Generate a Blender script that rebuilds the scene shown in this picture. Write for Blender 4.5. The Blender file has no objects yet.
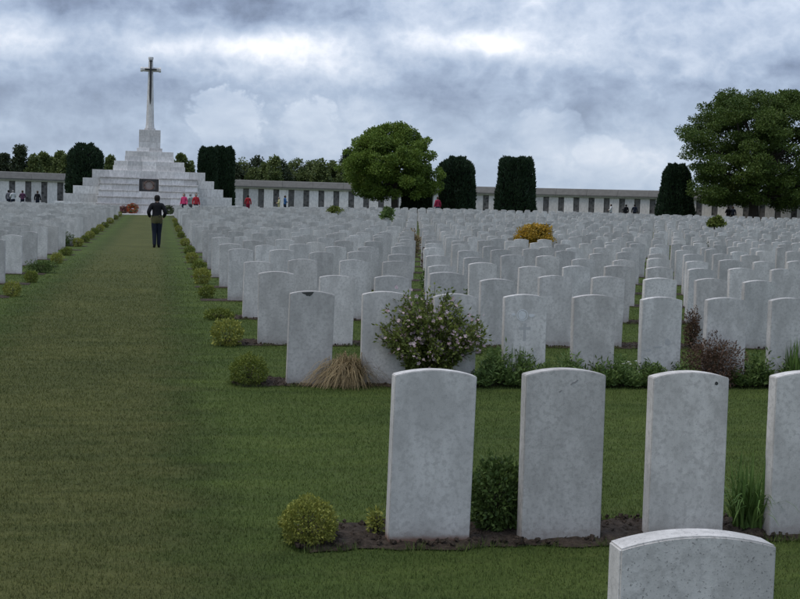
import bpy, bmesh, math, random
import numpy as np
from mathutils import Vector, Matrix, Quaternion

R = math.radians
random.seed(7)
rng = np.random.default_rng(11)
scene = bpy.context.scene
C = scene.collection

# ------------------------------------------------------------------ camera
F, YAW, PIT, ROLL, EYE = 1300.0, R(10.607), R(4.067), R(1.612), 1.535
_r0 = Vector((math.cos(YAW), -math.sin(YAW), 0))
FWD = Vector((math.sin(YAW) * math.cos(PIT), math.cos(YAW) * math.cos(PIT), -math.sin(PIT)))
_u0 = Vector((math.sin(YAW) * math.sin(PIT), math.cos(YAW) * math.sin(PIT), math.cos(PIT)))
RGT = _r0 * math.cos(ROLL) + _u0 * math.sin(ROLL)
UPV = _u0 * math.cos(ROLL) - _r0 * math.sin(ROLL)
EYEP = Vector((0, 0, EYE))
cam_d = bpy.data.cameras.new('camera')
cam = bpy.data.objects.new('camera', cam_d)
C.objects.link(cam)
cam_d.sensor_width = 36.0
cam_d.lens = F * 36.0 / 800.0
cam_d.clip_start = 0.05
cam_d.clip_end = 6000
cam.matrix_world = Matrix(((RGT.x, UPV.x, -FWD.x, 0), (RGT.y, UPV.y, -FWD.y, 0), (RGT.z, UPV.z, -FWD.z, EYE), (0, 0, 0, 1)))
scene.camera = cam

# ------------------------------------------------------------------ sky (broken overcast) and soft sun
SUN_EL, SUN_AZ = R(63), R(-100)          # azimuth from +Y towards +X
world = bpy.data.worlds.new('World')
scene.world = world
world.use_nodes = True
wt = world.node_tree
wt.nodes.clear()
def wn(t, **k):
    n = wt.nodes.new(t)
    for a, b in k.items():
        setattr(n, a, b)
    return n
def wl(a, b):
    wt.links.new(a, b)
def wmath(op, a, b=None, c=None, clamp=False):
    n = wn('ShaderNodeMath', operation=op)
    n.use_clamp = clamp
    for i, v in enumerate((a, b, c)):
        if v is None:
            continue
        if isinstance(v, (int, float)):
            n.inputs[i].default_value = v
        else:
            wl(v, n.inputs[i])
    return n.outputs[0]
def wmix(fac, a, b):
    n = wn('ShaderNodeMix', data_type='RGBA')
    if isinstance(fac, (int, float)):
        n.inputs[0].default_value = fac
    else:
        wl(fac, n.inputs[0])
    for i, v in ((6, a), (7, b)):
        if isinstance(v, tuple):
            n.inputs[i].default_value = (*v, 1)
        else:
            wl(v, n.inputs[i])
    return n.outputs[2]
def wramp(fac, stops):
    n = wn('ShaderNodeValToRGB')
    e = n.color_ramp.elements
    while len(e) < len(stops):
        e.new(0.5)
    for q, (p, v) in zip(e, stops):
        q.position = p
        q.color = (v, v, v, 1)
    n.color_ramp.interpolation = 'EASE'
    wl(fac, n.inputs[0])
    return n.outputs[0]
geo = wn('ShaderNodeTexCoord')
sepv = wn('ShaderNodeSeparateXYZ')
wl(geo.outputs['Generated'], sepv.inputs[0])
dz = sepv.outputs[2]
def wnoise(scale, detail, rough, zs, off=(0, 0, 0), dist=0.0):
    m = wn('ShaderNodeMapping')
    m.inputs['Scale'].default_value = (1, 1, zs)
    m.inputs['Location'].default_value = off
    wl(geo.outputs['Generated'], m.inputs[0])
    n = wn('ShaderNodeTexNoise')
    n.inputs['Scale'].default_value = scale
    n.inputs['Detail'].default_value = detail
    n.inputs['Roughness'].default_value = rough
    n.inputs['Distortion'].default_value = dist
    wl(m.outputs[0], n.inputs['Vector'])
    return n.outputs[0]
sky = wn('ShaderNodeTexSky', sky_type='NISHITA')
sky.sun_disc = False
sky.sun_elevation = SUN_EL
sky.sun_rotation = SUN_AZ
big = wnoise(4.6, 5, 0.52, 2.8, (2.3, 0.4, 1.1), 0.3)
mid = wnoise(9.0, 6, 0.52, 2.0, (0.7, 3.1, 0.2), 0.25)
fine = wnoise(24.0, 7, 0.56, 1.7, (5.2, 1.3, 0.9), 0.25)
puff = wnoise(46.0, 5, 0.55, 1.15, (1.2, 7.3, 0.4), 0.15)
billow = wmath('ABSOLUTE', wmath('MULTIPLY', wmath('SUBTRACT', puff, 0.5), 2.0))
warp = wmath('ADD', wmath('MULTIPLY', wmath('SUBTRACT', fine, 0.5), 1.6), wmath('MULTIPLY', wmath('SUBTRACT', mid, 0.5), 2.4))
warp2 = wmath('ADD', wmath('MULTIPLY', wmath('SUBTRACT', fine, 0.5), 2.2), wmath('MULTIPLY', wmath('SUBTRACT', billow, 0.22), -1.7))
puffs = wmath('ADD', 0.72, wmath('MULTIPLY', billow, 1.3))
def lump(u, v, ru, rv, p, soft=True):
    """lighter or darker bank of cloud about one direction of the sky (angular radii in degrees)"""
    d = (FWD * F + RGT * (u - 400) - UPV * (v - 299.5)).normalized()
    t1 = Vector((d.y, -d.x, 0)).normalized()
    t2 = d.cross(t1)
    def dot(w):
        n = wn('ShaderNodeVectorMath', operation='DOT_PRODUCT')
        wl(geo.outputs['Generated'], n.inputs[0]); n.inputs[1].default_value = w
        return n.outputs['Value']
    a, b_ = dot(t1 / math.sin(R(ru))), dot(t2 / math.sin(R(rv)))
    r2 = wmath('MULTIPLY_ADD', a, a, wmath('MULTIPLY_ADD', b_, b_, warp if soft else warp2))
    if soft:
        return wmath('MULTIPLY', wmath('EXPONENT', wmath('MULTIPLY', wmath('MAXIMUM', r2, 0.0), -1.0)), p)
    g = wn('ShaderNodeMapRange', interpolation_type='SMOOTHSTEP')
    wl(r2, g.inputs[0])
    g.inputs['From Min'].default_value = 0.95; g.inputs['From Max'].default_value = 0.45
    return wmath('MULTIPLY', wmath('MULTIPLY', g.outputs[0], wmath('MULTIPLY', wmath('MULTIPLY_ADD', b_, -0.45, 0.75, clamp=True), puffs)), p)
tt = wmath('ADD', wmath('MULTIPLY', wmath('SUBTRACT', big, 0.5), 0.9), wmath('MULTIPLY', wmath('SUBTRACT', mid, 0.5), 0.9))
tt = wmath('ADD', tt, wmath('MULTIPLY', wmath('SUBTRACT', fine, 0.5), 0.6))
tt = wmath('ADD', tt, wmath('MULTIPLY', wmath('SUBTRACT', 0.22, billow), 0.35))
tt = wmath('ADD', tt, 0.44)
for (u, v, ru, rv, p, soft) in (
        (226, 120, 2.1, 1.8, 0.36, False), (312, 120, 1.7, 1.2, 0.26, False), (545, 128, 1.6, 1.2, 0.22, False), (600, 152, 1.6, 0.8, 0.2, False), (440, 132, 1.8, 0.9, 0.14, False), (690, 110, 1.6, 1.0, 0.14, False),
        (250, 46, 3.4, 0.6, 0.42, True), (160, 48, 2.0, 0.5, 0.2, True), (470, 42, 3.4, 0.6, 0.38, True), (500, 47, 1.0, 0.4, 0.2, True),
        (0, 128, 1.6, 0.5, 0.3, True), (10, 36, 2.4, 0.8, 0.3, True), (720, 20, 4.5, 1.0, 0.16, True), (600, 160, 6.0, 0.8, 0.16, True),
        (610, 92, 5.0, 1.1, -0.2, True), (790, 78, 3.0, 0.9, -0.14, True), (400, 84, 4.5, 0.7, -0.12, True), (180, 4, 9.0, 0.7, -0.3, True), (110, 80, 4.0, 0.6, -0.06, True)):
    tt = wmath('ADD', tt, lump(u, v, ru, rv, p, soft))
cr = wn('ShaderNodeValToRGB')
stops = ((0.0, (1.6, 2.0, 2.9)), (0.22, (2.35, 2.95, 4.2)), (0.48, (3.6, 4.4, 5.8)), (0.74, (5.5, 6.2, 7.4)), (1.0, (8.8, 9.0, 9.6)))
while len(cr.color_ramp.elements) < len(stops):
    cr.color_ramp.elements.new(0.5)
for e_, (p_, c_) in zip(cr.color_ramp.elements, stops):
    e_.position = p_
    e_.color = (*c_, 1)
wl(tt, cr.inputs[0])
cl = cr.outputs[0]
# paler air low over the land, brighter cloud towards the zenith (overcast law)
low = wramp(dz, [(0.0, 1.0), (0.05, 0.35), (0.11, 0.0)])
cl = wmix(wmath('MULTIPLY', low, 0.6), cl, (4.9, 5.9, 7.2))
zen = wn('ShaderNodeMath', operation='MULTIPLY_ADD')
wl(wmath('MAXIMUM', dz, 0.0), zen.inputs[0]); zen.inputs[1].default_value = 0.95; zen.inputs[2].default_value = 1.0
vs = wn('ShaderNodeVectorMath', operation='SCALE')
wl(cl, vs.inputs[0]); wl(zen.outputs[0], vs.inputs['Scale'])
final = wmix(0.93, sky.outputs[0], vs.outputs[0])
bg = wn('ShaderNodeBackground')
bg.inputs['Strength'].default_value = 0.1
wl(final, bg.inputs[0])
wo = wn('ShaderNodeOutputWorld')
wl(bg.outputs[0], wo.inputs[0])

sd = bpy.data.lights.new('sun', 'SUN')
sd.energy = 1.35
sd.angle = R(25)
sd.color = (1.0, 0.90, 0.77)
sun = bpy.data.objects.new('sun', sd)
C.objects.link(sun)
sdir = Vector((math.sin(SUN_AZ) * math.cos(SUN_EL), math.cos(SUN_AZ) * math.cos(SUN_EL), math.sin(SUN_EL)))
sun.rotation_euler = sdir.to_track_quat('Z', 'Y').to_euler()
sun.location = (0, 0, 60)

scene.view_settings.view_transform = 'Standard'
scene.view_settings.look = 'None'
scene.view_settings.exposure = 0.12
scene.view_settings.gamma = 1.0
scene.view_settings.use_curve_mapping = False

# ------------------------------------------------------------------ pixel helpers
def pdir(u, v):
    return FWD * F + RGT * (u - 400) - UPV * (v - 299.5)
def at_y(u, v, Y):
    d = pdir(u, v)
    return EYEP + d * (Y / d.y)
def sm(t):
    t = min(1.0, max(0.0, t))
    return t * t * (3 - 2 * t)
def gz(x, y):
    return 0.8 * sm((y - 35) / 70.0) * (0.5 + 0.5 * sm((x + 5) / 30.0))
def on_ground(u, v):
    d = pdir(u, v)
    z = 0.0
    for _ in range(6):
        t = (z - EYE) / d.z
        p = EYEP + d * t
        z = gz(p.x, p.y)
    return Vector((p.x, p.y, z))
def px_per_m(P):
    return F / (Vector(P) - EYEP).dot(FWD)

# ------------------------------------------------------------------ object helpers
def link(name, me, mats, parent=None):
    o = bpy.data.objects.new(name, me)
    if mats is not None and len(me.materials) == 0:
        for m in (mats if isinstance(mats, (list, tuple)) else [mats]):
            me.materials.append(m)
    C.objects.link(o)
    if parent:
        o.parent = parent
    return o
def empty(name, loc, rz=0.0):
    o = bpy.data.objects.new(name, None)
    o.empty_display_size = 0.1
    C.objects.link(o)
    o.location = loc
    o.rotation_euler = (0, 0, rz)
    return o
def tag(o, label, cat, group=None, kind=None):
    o['label'] = label
    if cat:
        o['category'] = cat
    if group:
        o['group'] = group
    if kind:
        o['kind'] = kind
    return o
def structure(o, label=None, cat=None):
    o['kind'] = 'structure'
    if label:
        o['label'] = label
    if cat:
        o['category'] = cat
    return o
def npmesh(name, V, Fc, smooth=False):
    """V (n,3) float, Fc (m,k) int, all faces the same size"""
    V = np.asarray(V, dtype=np.float32)
    Fc = np.asarray(Fc, dtype=np.int32)
    me = bpy.data.meshes.new(name)
    m, k = Fc.shape
    me.vertices.add(len(V)); me.vertices.foreach_set('co', V.ravel())
    me.loops.add(m * k); me.loops.foreach_set('vertex_index', Fc.ravel())
    me.polygons.add(m)
    me.polygons.foreach_set('loop_start', np.arange(0, m * k, k, dtype=np.int32))
    me.polygons.foreach_set('loop_total', np.full(m, k, dtype=np.int32))
    if smooth:
        me.polygons.foreach_set('use_smooth', np.ones(m, dtype=bool))
    me.update(calc_edges=True)
    return me
class MB:
    def __init__(s):
        s.v, s.f, s.mi = [], [], []
    def add(s, v, f, mi=0):
        b = len(s.v)
        s.v += [tuple(q) for q in v]
        s.f += [tuple(i + b for i in q) for q in f]
        s.mi += [mi] * len(f)
        return s
    def box(s, x0, x1, y0, y1, z0, z1, mi=0):
        return s.add([(x0, y0, z0), (x1, y0, z0), (x1, y1, z0), (x0, y1, z0), (x0, y0, z1), (x1, y0, z1), (x1, y1, z1), (x0, y1, z1)],
                     [(0, 3, 2, 1), (4, 5, 6, 7), (0, 1, 5, 4), (1, 2, 6, 5), (2, 3, 7, 6), (3, 0, 4, 7)], mi)
    def loft(s, rings, mi=0, cap=True):
        n = len(rings[0]); b = len(s.v)
        for r in rings:
            s.v += [tuple(q) for q in r]
        for i in range(len(rings) - 1):
            for j in range(n):
                s.f.append((b + i * n + j, b + i * n + (j + 1) % n, b + (i + 1) * n + (j + 1) % n, b + (i + 1) * n + j)); s.mi.append(mi)
        if cap:
            s.f.append(tuple(b + j for j in range(n - 1, -1, -1))); s.mi.append(mi)
            s.f.append(tuple(b + (len(rings) - 1) * n + j for j in range(n))); s.mi.append(mi)
        return s
    def tube(s, pts, rad, n=8, mi=0):
        pts = [Vector(p) for p in pts]; rings = []
        for i, p in enumerate(pts):
            d = (pts[min(i + 1, len(pts) - 1)] - pts[max(i - 1, 0)]).normalized()
            a = d.orthogonal().normalized() if abs(d.z) > 0.99 else Vector((0, 0, 1)).cross(d).normalized()
            if abs(d.z) > 0.99:
                a = Vector((1, 0, 0)) - d * d.x; a.normalize()
            c = d.cross(a); r = rad[i] if isinstance(rad, (list, tuple)) else rad
            rings.append([p + (a * math.cos(2 * math.pi * k / n) + c * math.sin(2 * math.pi * k / n)) * r for k in range(n)])
        return s.loft(rings, mi)
    def mesh(s, name, smooth=False, bevel=0.0):
        me = bpy.data.meshes.new(name)
        me.from_pydata(s.v, [], s.f)
        me.polygons.foreach_set('material_index', s.mi)
        if smooth:
            me.polygons.foreach_set('use_smooth', [True] * len(s.f))
        if bevel:
            bm = bmesh.new(); bm.from_mesh(me)
            es = [e for e in bm.edges if len(e.link_faces) == 2 and e.calc_face_angle() > R(25)]
            bmesh.ops.bevel(bm, geom=es, offset=bevel, segments=1, affect='EDGES')
            bm.to_mesh(me); bm.free()
        me.update()
        return me

# ------------------------------------------------------------------ materials
def newmat(name):
    m = bpy.data.materials.new(name)
    m.use_nodes = True
    nt = m.node_tree
    return m, nt, nt.nodes['Principled BSDF'], nt.nodes['Material Output']
def nd(nt, t, **k):
    n = nt.nodes.new(t)
    for a, b in k.items():
        setattr(n, a, b)
    return n
def noise(nt, vec, scale, detail=4, rough=0.55):
    n = nd(nt, 'ShaderNodeTexNoise')
    n.inputs['Scale'].default_value = scale
    n.inputs['Detail'].default_value = detail
    n.inputs['Roughness'].default_value = rough
    nt.links.new(vec, n.inputs['Vector'])
    return n.outputs[0]
def ramp(nt, fac, stops, interp='LINEAR'):
    n = nd(nt, 'ShaderNodeValToRGB')
    e = n.color_ramp.elements
    while len(e) < len(stops):
        e.new(0.5)
    for q, (p, c) in zip(e, stops):
        q.position = p
        q.color = (c, c, c, 1) if isinstance(c, (int, float)) else (*c, 1)
    n.color_ramp.interpolation = interp
    nt.links.new(fac, n.inputs[0])
    return n.outputs[0]
def mixc(nt, fac, a, b, mode='MIX'):
    n = nd(nt, 'ShaderNodeMix', data_type='RGBA', blend_type=mode)
    for i, v in ((0, fac), (6, a), (7, b)):
        if isinstance(v, (int, float)):
            n.inputs[i].default_value = v
        elif isinstance(v, tuple):
            n.inputs[i].default_value = (*v, 1)
        else:
            nt.links.new(v, n.inputs[i])
    return n.outputs[2]
def mth(nt, op, a, b=None, clamp=False):
    n = nd(nt, 'ShaderNodeMath', operation=op)
    n.use_clamp = clamp
    for i, v in enumerate((a, b)):
        if v is None:
            continue
        if isinstance(v, (int, float)):
            n.inputs[i].default_value = v
        else:
            nt.links.new(v, n.inputs[i])
    return n.outputs[0]
def bump(nt, h, strength, dist, bsdf):
    b = nd(nt, 'ShaderNodeBump')
    b.inputs['Strength'].default_value = strength
    b.inputs['Distance'].default_value = dist
    nt.links.new(h, b.inputs['Height'])
    nt.links.new(b.outputs[0], bsdf.inputs['Normal'])

def stone_mat(name, lightc, darkc, pits=0.4, stain=0.7, base_stain=True, red=False):
    m, nt, b, out = newmat(name)
    tc = nd(nt, 'ShaderNodeTexCoord'); oi = nd(nt, 'ShaderNodeObjectInfo'); ge = nd(nt, 'ShaderNodeNewGeometry')
    rnd = mth(nt, 'FRACT', mth(nt, 'ADD', oi.outputs['Random'], ge.outputs['Random Per Island']))
    off = nd(nt, 'ShaderNodeCombineXYZ')
    for i, k in enumerate((37.0, 71.0, 13.0)):
        nt.links.new(mth(nt, 'MULTIPLY', rnd, k), off.inputs[i])
    va = nd(nt, 'ShaderNodeVectorMath', operation='ADD')
    nt.links.new(tc.outputs['Object'], va.inputs[0]); nt.links.new(off.outputs[0], va.inputs[1])
    v = va.outputs[0]
    stretch = nd(nt, 'ShaderNodeMapping'); stretch.inputs['Scale'].default_value = (1, 1, 0.45)
    nt.links.new(v, stretch.inputs[0])
    n1 = noise(nt, stretch.outputs[0], 7, 5, 0.6)
    n2 = noise(nt, v, 38, 5, 0.65)
    n3 = noise(nt, v, 170, 3, 0.6)
    col = mixc(nt, ramp(nt, n1, [(0.38, 0.0), (0.62, 1.0)]), tuple(c * 0.93 for c in darkc), lightc)
    col = mixc(nt, ramp(nt, n2, [(0.47, 0.0), (0.62, 0.6)]), col, tuple(c * 0.76 for c in darkc))
    # small dark pits and lichen specks
    col = mixc(nt, mth(nt, 'MULTIPLY', ramp(nt, n3, [(0.60, 0.0), (0.68, 1.0)]), pits), col, (0.16, 0.155, 0.15))
    lich = noise(nt, v, 16, 6, 0.7)
    col = mixc(nt, mth(nt, 'MULTIPLY', ramp(nt, lich, [(0.63, 0.0), (0.74, 1.0)]), 0.45), col, (0.20, 0.20, 0.19))
    # slight tint and tone of its own for every stone
    tone = nd(nt, 'ShaderNodeMapRange'); nt.links.new(rnd, tone.inputs[0])
    tone.inputs['To Min'].default_value = 0.80; tone.inputs['To Max'].default_value = 1.12
    tn = nd(nt, 'ShaderNodeVectorMath', operation='SCALE')
    nt.links.new(col, tn.inputs[0]); nt.links.new(tone.outputs[0], tn.inputs['Scale'])
    col = mixc(nt, mth(nt, 'MULTIPLY', mth(nt, 'FRACT', mth(nt, 'MULTIPLY', rnd, 7.31)), 0.22), tn.outputs[0], mixc(nt, 1.0, tn.outputs[0], (1.0, 0.93, 0.86), 'MULTIPLY'))
    if base_stain:
        sp = nd(nt, 'ShaderNodeSeparateXYZ'); nt.links.new(tc.outputs['Object'], sp.inputs[0])
        hgt = mth(nt, 'ADD', sp.outputs[2], mth(nt, 'MULTIPLY', noise(nt, v, 14, 5, 0.7), -0.09))
        spl = ramp(nt, hgt, [(0.0, 0.5), (0.025, 0.18), (0.09, 0.0)])
        col = mixc(nt, mth(nt, 'MULTIPLY', spl, stain), col, (0.15, 0.105, 0.075))
        if red:                             # line of red-brown earth splashed along the foot
            h2 = mth(nt, 'ADD', sp.outputs[2], mth(nt, 'MULTIPLY', noise(nt, v, 22, 5, 0.7), -0.03))
            col = mixc(nt, ramp(nt, h2, [(0.012, 0.85), (0.022, 0.5), (0.034, 0.0)]), col, (0.17, 0.085, 0.055))
    nt.links.new(col, b.inputs['Base Color'])
    b.inputs['Roughness'].default_value = 0.88
    b.inputs['Specular IOR Level'].default_value = 0.2
    hh = mth(nt, 'ADD', mth(nt, 'MULTIPLY', n2, 0.6), mth(nt, 'MULTIPLY', n3, 0.4))
    bump(nt, hh, 0.35, 0.004, b)
    return m
M = {}
M['stone'] = stone_mat('portland_stone', (0.625, 0.60, 0.57), (0.505, 0.485, 0.46))
M['stone_far'] = stone_mat('portland_stone_ranks', (0.625, 0.60, 0.57), (0.525, 0.505, 0.48), base_stain=False)
M['stone_pitted'] = stone_mat('portland_stone_pitted', (0.625, 0.60, 0.57), (0.495, 0.475, 0.45), pits=0.8)
M['stone_red'] = stone_mat('portland_stone_soil_stained', (0.625, 0.60, 0.57), (0.505, 0.485, 0.46), stain=0.9, red=True)
M['stone_mon'] = stone_mat('monument_stone', (0.74, 0.72, 0.70), (0.58, 0.565, 0.55), base_stain=False)

def plain(name, col, rough=0.8, var=0.25, scale=20, spec=0.3, metal=0.0):
    m, nt, b, out = newmat(name)
    tc = nd(nt, 'ShaderNodeTexCoord')
    n = noise(nt, tc.outputs['Object'], scale, 4)
    c = mixc(nt, n, tuple(x * (1 - var) for x in col), tuple(min(1, x * (1 + var)) for x in col))
    nt.links.new(c, b.inputs['Base Color'])
    b.inputs['Roughness'].default_value = rough
    b.inputs['Specular IOR Level'].default_value = spec
    b.inputs['Metallic'].default_value = metal
    bump(nt, n, 0.2, 0.01, b)
    return m
def leaf_mat(name, ca, cb, trans=0.3, rough=0.6, clump=2.0):
    m, nt, b, out = newmat(name)
    ge = nd(nt, 'ShaderNodeNewGeometry'); tc = nd(nt, 'ShaderNodeTexCoord')
    n = noise(nt, tc.outputs['Object'], clump, 3)
    f = mth(nt, 'ADD', mth(nt, 'MULTIPLY', ge.outputs['Random Per Island'], 0.6), mth(nt, 'MULTIPLY', ramp(nt, n, [(0.3, 0.0), (0.7, 1.0)]), 0.4))
    c = mixc(nt, f, ca, cb)
    nt.links.new(c, b.inputs['Base Color'])
    b.inputs['Roughness'].default_value = rough
    b.inputs['Specular IOR Level'].default_value = 0.25
    t = nd(nt, 'ShaderNodeBsdfTranslucent'); nt.links.new(c, t.inputs[0])
    mx = nd(nt, 'ShaderNodeMixShader'); mx.inputs[0].default_value = trans
    nt.links.new(b.outputs[0], mx.inputs[1]); nt.links.new(t.outputs[0], mx.inputs[2])
    nt.links.new(mx.outputs[0], out.inputs[0])
    return m
def lawn_colour(nt, pos):
    """mown lawn: greener between the stones, worn olive along the walked aisle"""
    sp = nd(nt, 'ShaderNodeSeparateXYZ'); nt.links.new(pos, sp.inputs[0])
    st = nd(nt, 'ShaderNodeMapping'); st.inputs['Scale'].default_value = (0.35, 1.0, 1.0)
    nt.links.new(pos, st.inputs[0])
    a = noise(nt, st.outputs[0], 2.2, 4, 0.6)
    bq = noise(nt, st.outputs[0], 9.0, 5, 0.65)
    cq = noise(nt, pos, 60.0, 4, 0.7)
    mow = nd(nt, 'ShaderNodeMapping'); mow.inputs['Scale'].default_value = (0.12, 1.0, 1.0)
    nt.links.new(pos, mow.inputs[0])
    mq = noise(nt, mow.outputs[0], 5.5, 5, 0.7)
    wide = noise(nt, pos, 0.7, 3, 0.55)
    green = mixc(nt, ramp(nt, a, [(0.3, 0.0), (0.7, 1.0)]), (0.067, 0.095, 0.025), (0.096, 0.126, 0.033))
    worn = mixc(nt, ramp(nt, bq, [(0.3, 0.0), (0.7, 1.0)]), (0.078, 0.084, 0.0285), (0.124, 0.120, 0.0455))
    wob = mth(nt, 'MULTIPLY', mth(nt, 'SUBTRACT', a, 0.5), 1.1)
    xx = mth(nt, 'ADD', sp.outputs[0], wob)
    inside = mth(nt, 'MULTIPLY', ramp(nt, mth(nt, 'ADD', mth(nt, 'MULTIPLY', xx, 1.2), 2.6), [(0.0, 0.0), (1.0, 1.0)], 'EASE'),
                 ramp(nt, mth(nt, 'SUBTRACT', 0.85, mth(nt, 'MULTIPLY', xx, 1.5)), [(0.0, 0.0), (1.0, 1.0)], 'EASE'))
    c = mixc(nt, mth(nt, 'MULTIPLY', inside, 0.9), green, worn)
    # dry thatch flecks
    c = mixc(nt, mth(nt, 'MULTIPLY', ramp(nt, bq, [(0.52, 0.0), (0.72, 1.0)]), 0.35), c, (0.125, 0.130, 0.05))
    edge = mth(nt, 'MULTIPLY', inside, mth(nt, 'SUBTRACT', 1.0, inside))
    c = mixc(nt, mth(nt, 'MULTIPLY', edge, 1.3), c, (0.030, 0.048, 0.013))
    c = mixc(nt, mth(nt, 'MULTIPLY', ramp(nt, mq, [(0.36, 0.0), (0.66, 1.0)]), 0.42), mixc(nt, 1.0, c, (0.80, 0.82, 0.8), 'MULTIPLY'), mixc(nt, 1.0, c, (1.5, 1.42, 1.35), 'MULTIPLY'))
    c = mixc(nt, mth(nt, 'MULTIPLY', ramp(nt, wide, [(0.35, 0.0), (0.65, 1.0)]), 0.5), mixc(nt, 1.0, c, (0.82, 0.86, 0.8), 'MULTIPLY'), mixc(nt, 1.0, c, (1.2, 1.16, 1.1), 'MULTIPLY'))
    c = mixc(nt, ramp(nt, cq, [(0.35, 0.4), (0.6, 0.0)]), c, (0.030, 0.042, 0.013))
    return c, cq, bq
def lawn_mat():
    m, nt, b, out = newmat('mown_lawn')
    ge = nd(nt, 'ShaderNodeNewGeometry')
    c, cq, bq = lawn_colour(nt, ge.outputs['Position'])
    nt.links.new(c, b.inputs['Base Color'])
    b.inputs['Roughness'].default_value = 0.95
    b.inputs['Specular IOR Level'].default_value = 0.1
    bump(nt, mth(nt, 'ADD', cq, bq), 0.6, 0.03, b)
    return m
def blade_mat():
    m, nt, b, out = newmat('grass_blades')
    ge = nd(nt, 'ShaderNodeNewGeometry')
    c, cq, bq = lawn_colour(nt, ge.outputs['Position'])
    v = nd(nt, 'ShaderNodeMapRange'); nt.links.new(ge.outputs['Random Per Island'], v.inputs[0])
    v.inputs['To Min'].default_value = 0.85; v.inputs['To Max'].default_value = 2.0
    s = nd(nt, 'ShaderNodeVectorMath', operation='SCALE'); nt.links.new(c, s.inputs[0]); nt.links.new(v.outputs[0], s.inputs['Scale'])
    nt.links.new(s.outputs[0], b.inputs['Base Color'])
    b.inputs['Roughness'].default_value = 0.7
    b.inputs['Specular IOR Level'].default_value = 0.2
    t = nd(nt, 'ShaderNodeBsdfTranslucent'); nt.links.new(s.outputs[0], t.inputs[0])
    mx = nd(nt, 'ShaderNodeMixShader'); mx.inputs[0].default_value = 0.25
    nt.links.new(b.outputs[0], mx.inputs[1]); nt.links.new(t.outputs[0], mx.inputs[2]); nt.links.new(mx.outputs[0], out.inputs[0])
    return m
M['lawn'] = lawn_mat()
M['blade'] = blade_mat()
def soil_mat():
    m, nt, b, out = newmat('bed_soil')
    ge = nd(nt, 'ShaderNodeNewGeometry')
    n1 = noise(nt, ge.outputs['Position'], 30, 6, 0.7); n2 = noise(nt, ge.outputs['Position'], 140, 4, 0.7)
    c = mixc(nt, ramp(nt, n1, [(0.3, 0.0), (0.7, 1.0)]), (0.026, 0.020, 0.016), (0.115, 0.088, 0.068))
    c = mixc(nt, ramp(nt, n2, [(0.62, 0.0), (0.7, 0.6)]), c, (0.14, 0.11, 0.085))
    nt.links.new(c, b.inputs['Base Color']); b.inputs['Roughness'].default_value = 0.95
    b.inputs['Specular IOR Level'].default_value = 0.1
    bump(nt, mth(nt, 'ADD', n1, n2), 0.9, 0.02, b)
    return m
M['soil'] = soil_mat()
M['bark'] = plain('bark', (0.055, 0.045, 0.036), 0.9, 0.5, 6)
M['twig'] = plain('twigs', (0.045, 0.038, 0.022), 0.9, 0.4, 30)
M['box'] = leaf_mat('golden_box_leaf', (0.1074, 0.1352, 0.0266), (0.3902, 0.3864, 0.0813), 0.25, clump=9)
M['boxgreen'] = leaf_mat('box_leaf', (0.0658, 0.1010, 0.0170), (0.2304, 0.2578, 0.0453), 0.25, clump=9)
M['darkbush'] = leaf_mat('dark_bush_leaf', (0.0398, 0.0707, 0.0187), (0.1326, 0.1914, 0.0468), 0.2, clump=8)
M['shrub'] = leaf_mat('flowering_shrub_leaf', (0.0546, 0.0829, 0.0193), (0.2279, 0.2625, 0.0619), 0.25, clump=6)
M['redshrub'] = leaf_mat('plum_shrub_leaf', (0.0571, 0.0363, 0.0246), (0.1734, 0.1023, 0.0647), 0.2, clump=9)
M['lily'] = leaf_mat('strap_leaf', (0.0630, 0.1196, 0.0250), (0.1785, 0.2719, 0.0702), 0.25, clump=8)
M['herb'] = leaf_mat('herb_leaf', (0.0561, 0.1005, 0.0258), (0.1785, 0.2512, 0.0721), 0.25, clump=8)
M['sedge'] = leaf_mat('brown_sedge', (0.1271, 0.0915, 0.0449), (0.3812, 0.2859, 0.1515), 0.2, clump=10)
M['petal'] = leaf_mat('pink_white_petal', (0.42, 0.24, 0.29), (0.70, 0.60, 0.60), 0.3, clump=6)
M['whitepetal'] = leaf_mat('white_petal', (0.6, 0.6, 0.55), (0.8, 0.8, 0.78), 0.3)
M['gold'] = leaf_mat('amber_leaf', (0.1013, 0.0997, 0.0198), (0.6210, 0.3591, 0.0385), 0.3, clump=3)
M['lime'] = leaf_mat('lime_leaf', (0.07, 0.10, 0.018), (0.20, 0.23, 0.05), 0.3, clump=3)
M['maple'] = leaf_mat('maple_leaf', (0.0510, 0.1000, 0.0162), (0.1915, 0.2631, 0.0403), 0.25, clump=0.5)
M['bigtree'] = leaf_mat('broad_tree_leaf', (0.0291, 0.0595, 0.0115), (0.1164, 0.1647, 0.0307), 0.22, clump=0.45)
M['fartree'] = leaf_mat('far_tree_leaf', (0.0600, 0.0880, 0.0296), (0.1693, 0.2070, 0.0634), 0.25, clump=0.4)
M['fartree2'] = leaf_mat('far_dark_leaf', (0.0238, 0.0374, 0.0192), (0.0680, 0.0884, 0.0416), 0.2, clump=0.4)
M['yew'] = leaf_mat('yew_needles', (0.0131, 0.0268, 0.0140), (0.0369, 0.0662, 0.0304), 0.1, clump=0.7)
M['yewcore'] = plain('yew_core_dark', (0.006, 0.009, 0.006), 0.95, 0.3, 5, 0.1)  # near-black, for the light-blocking core inside the yews

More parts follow.
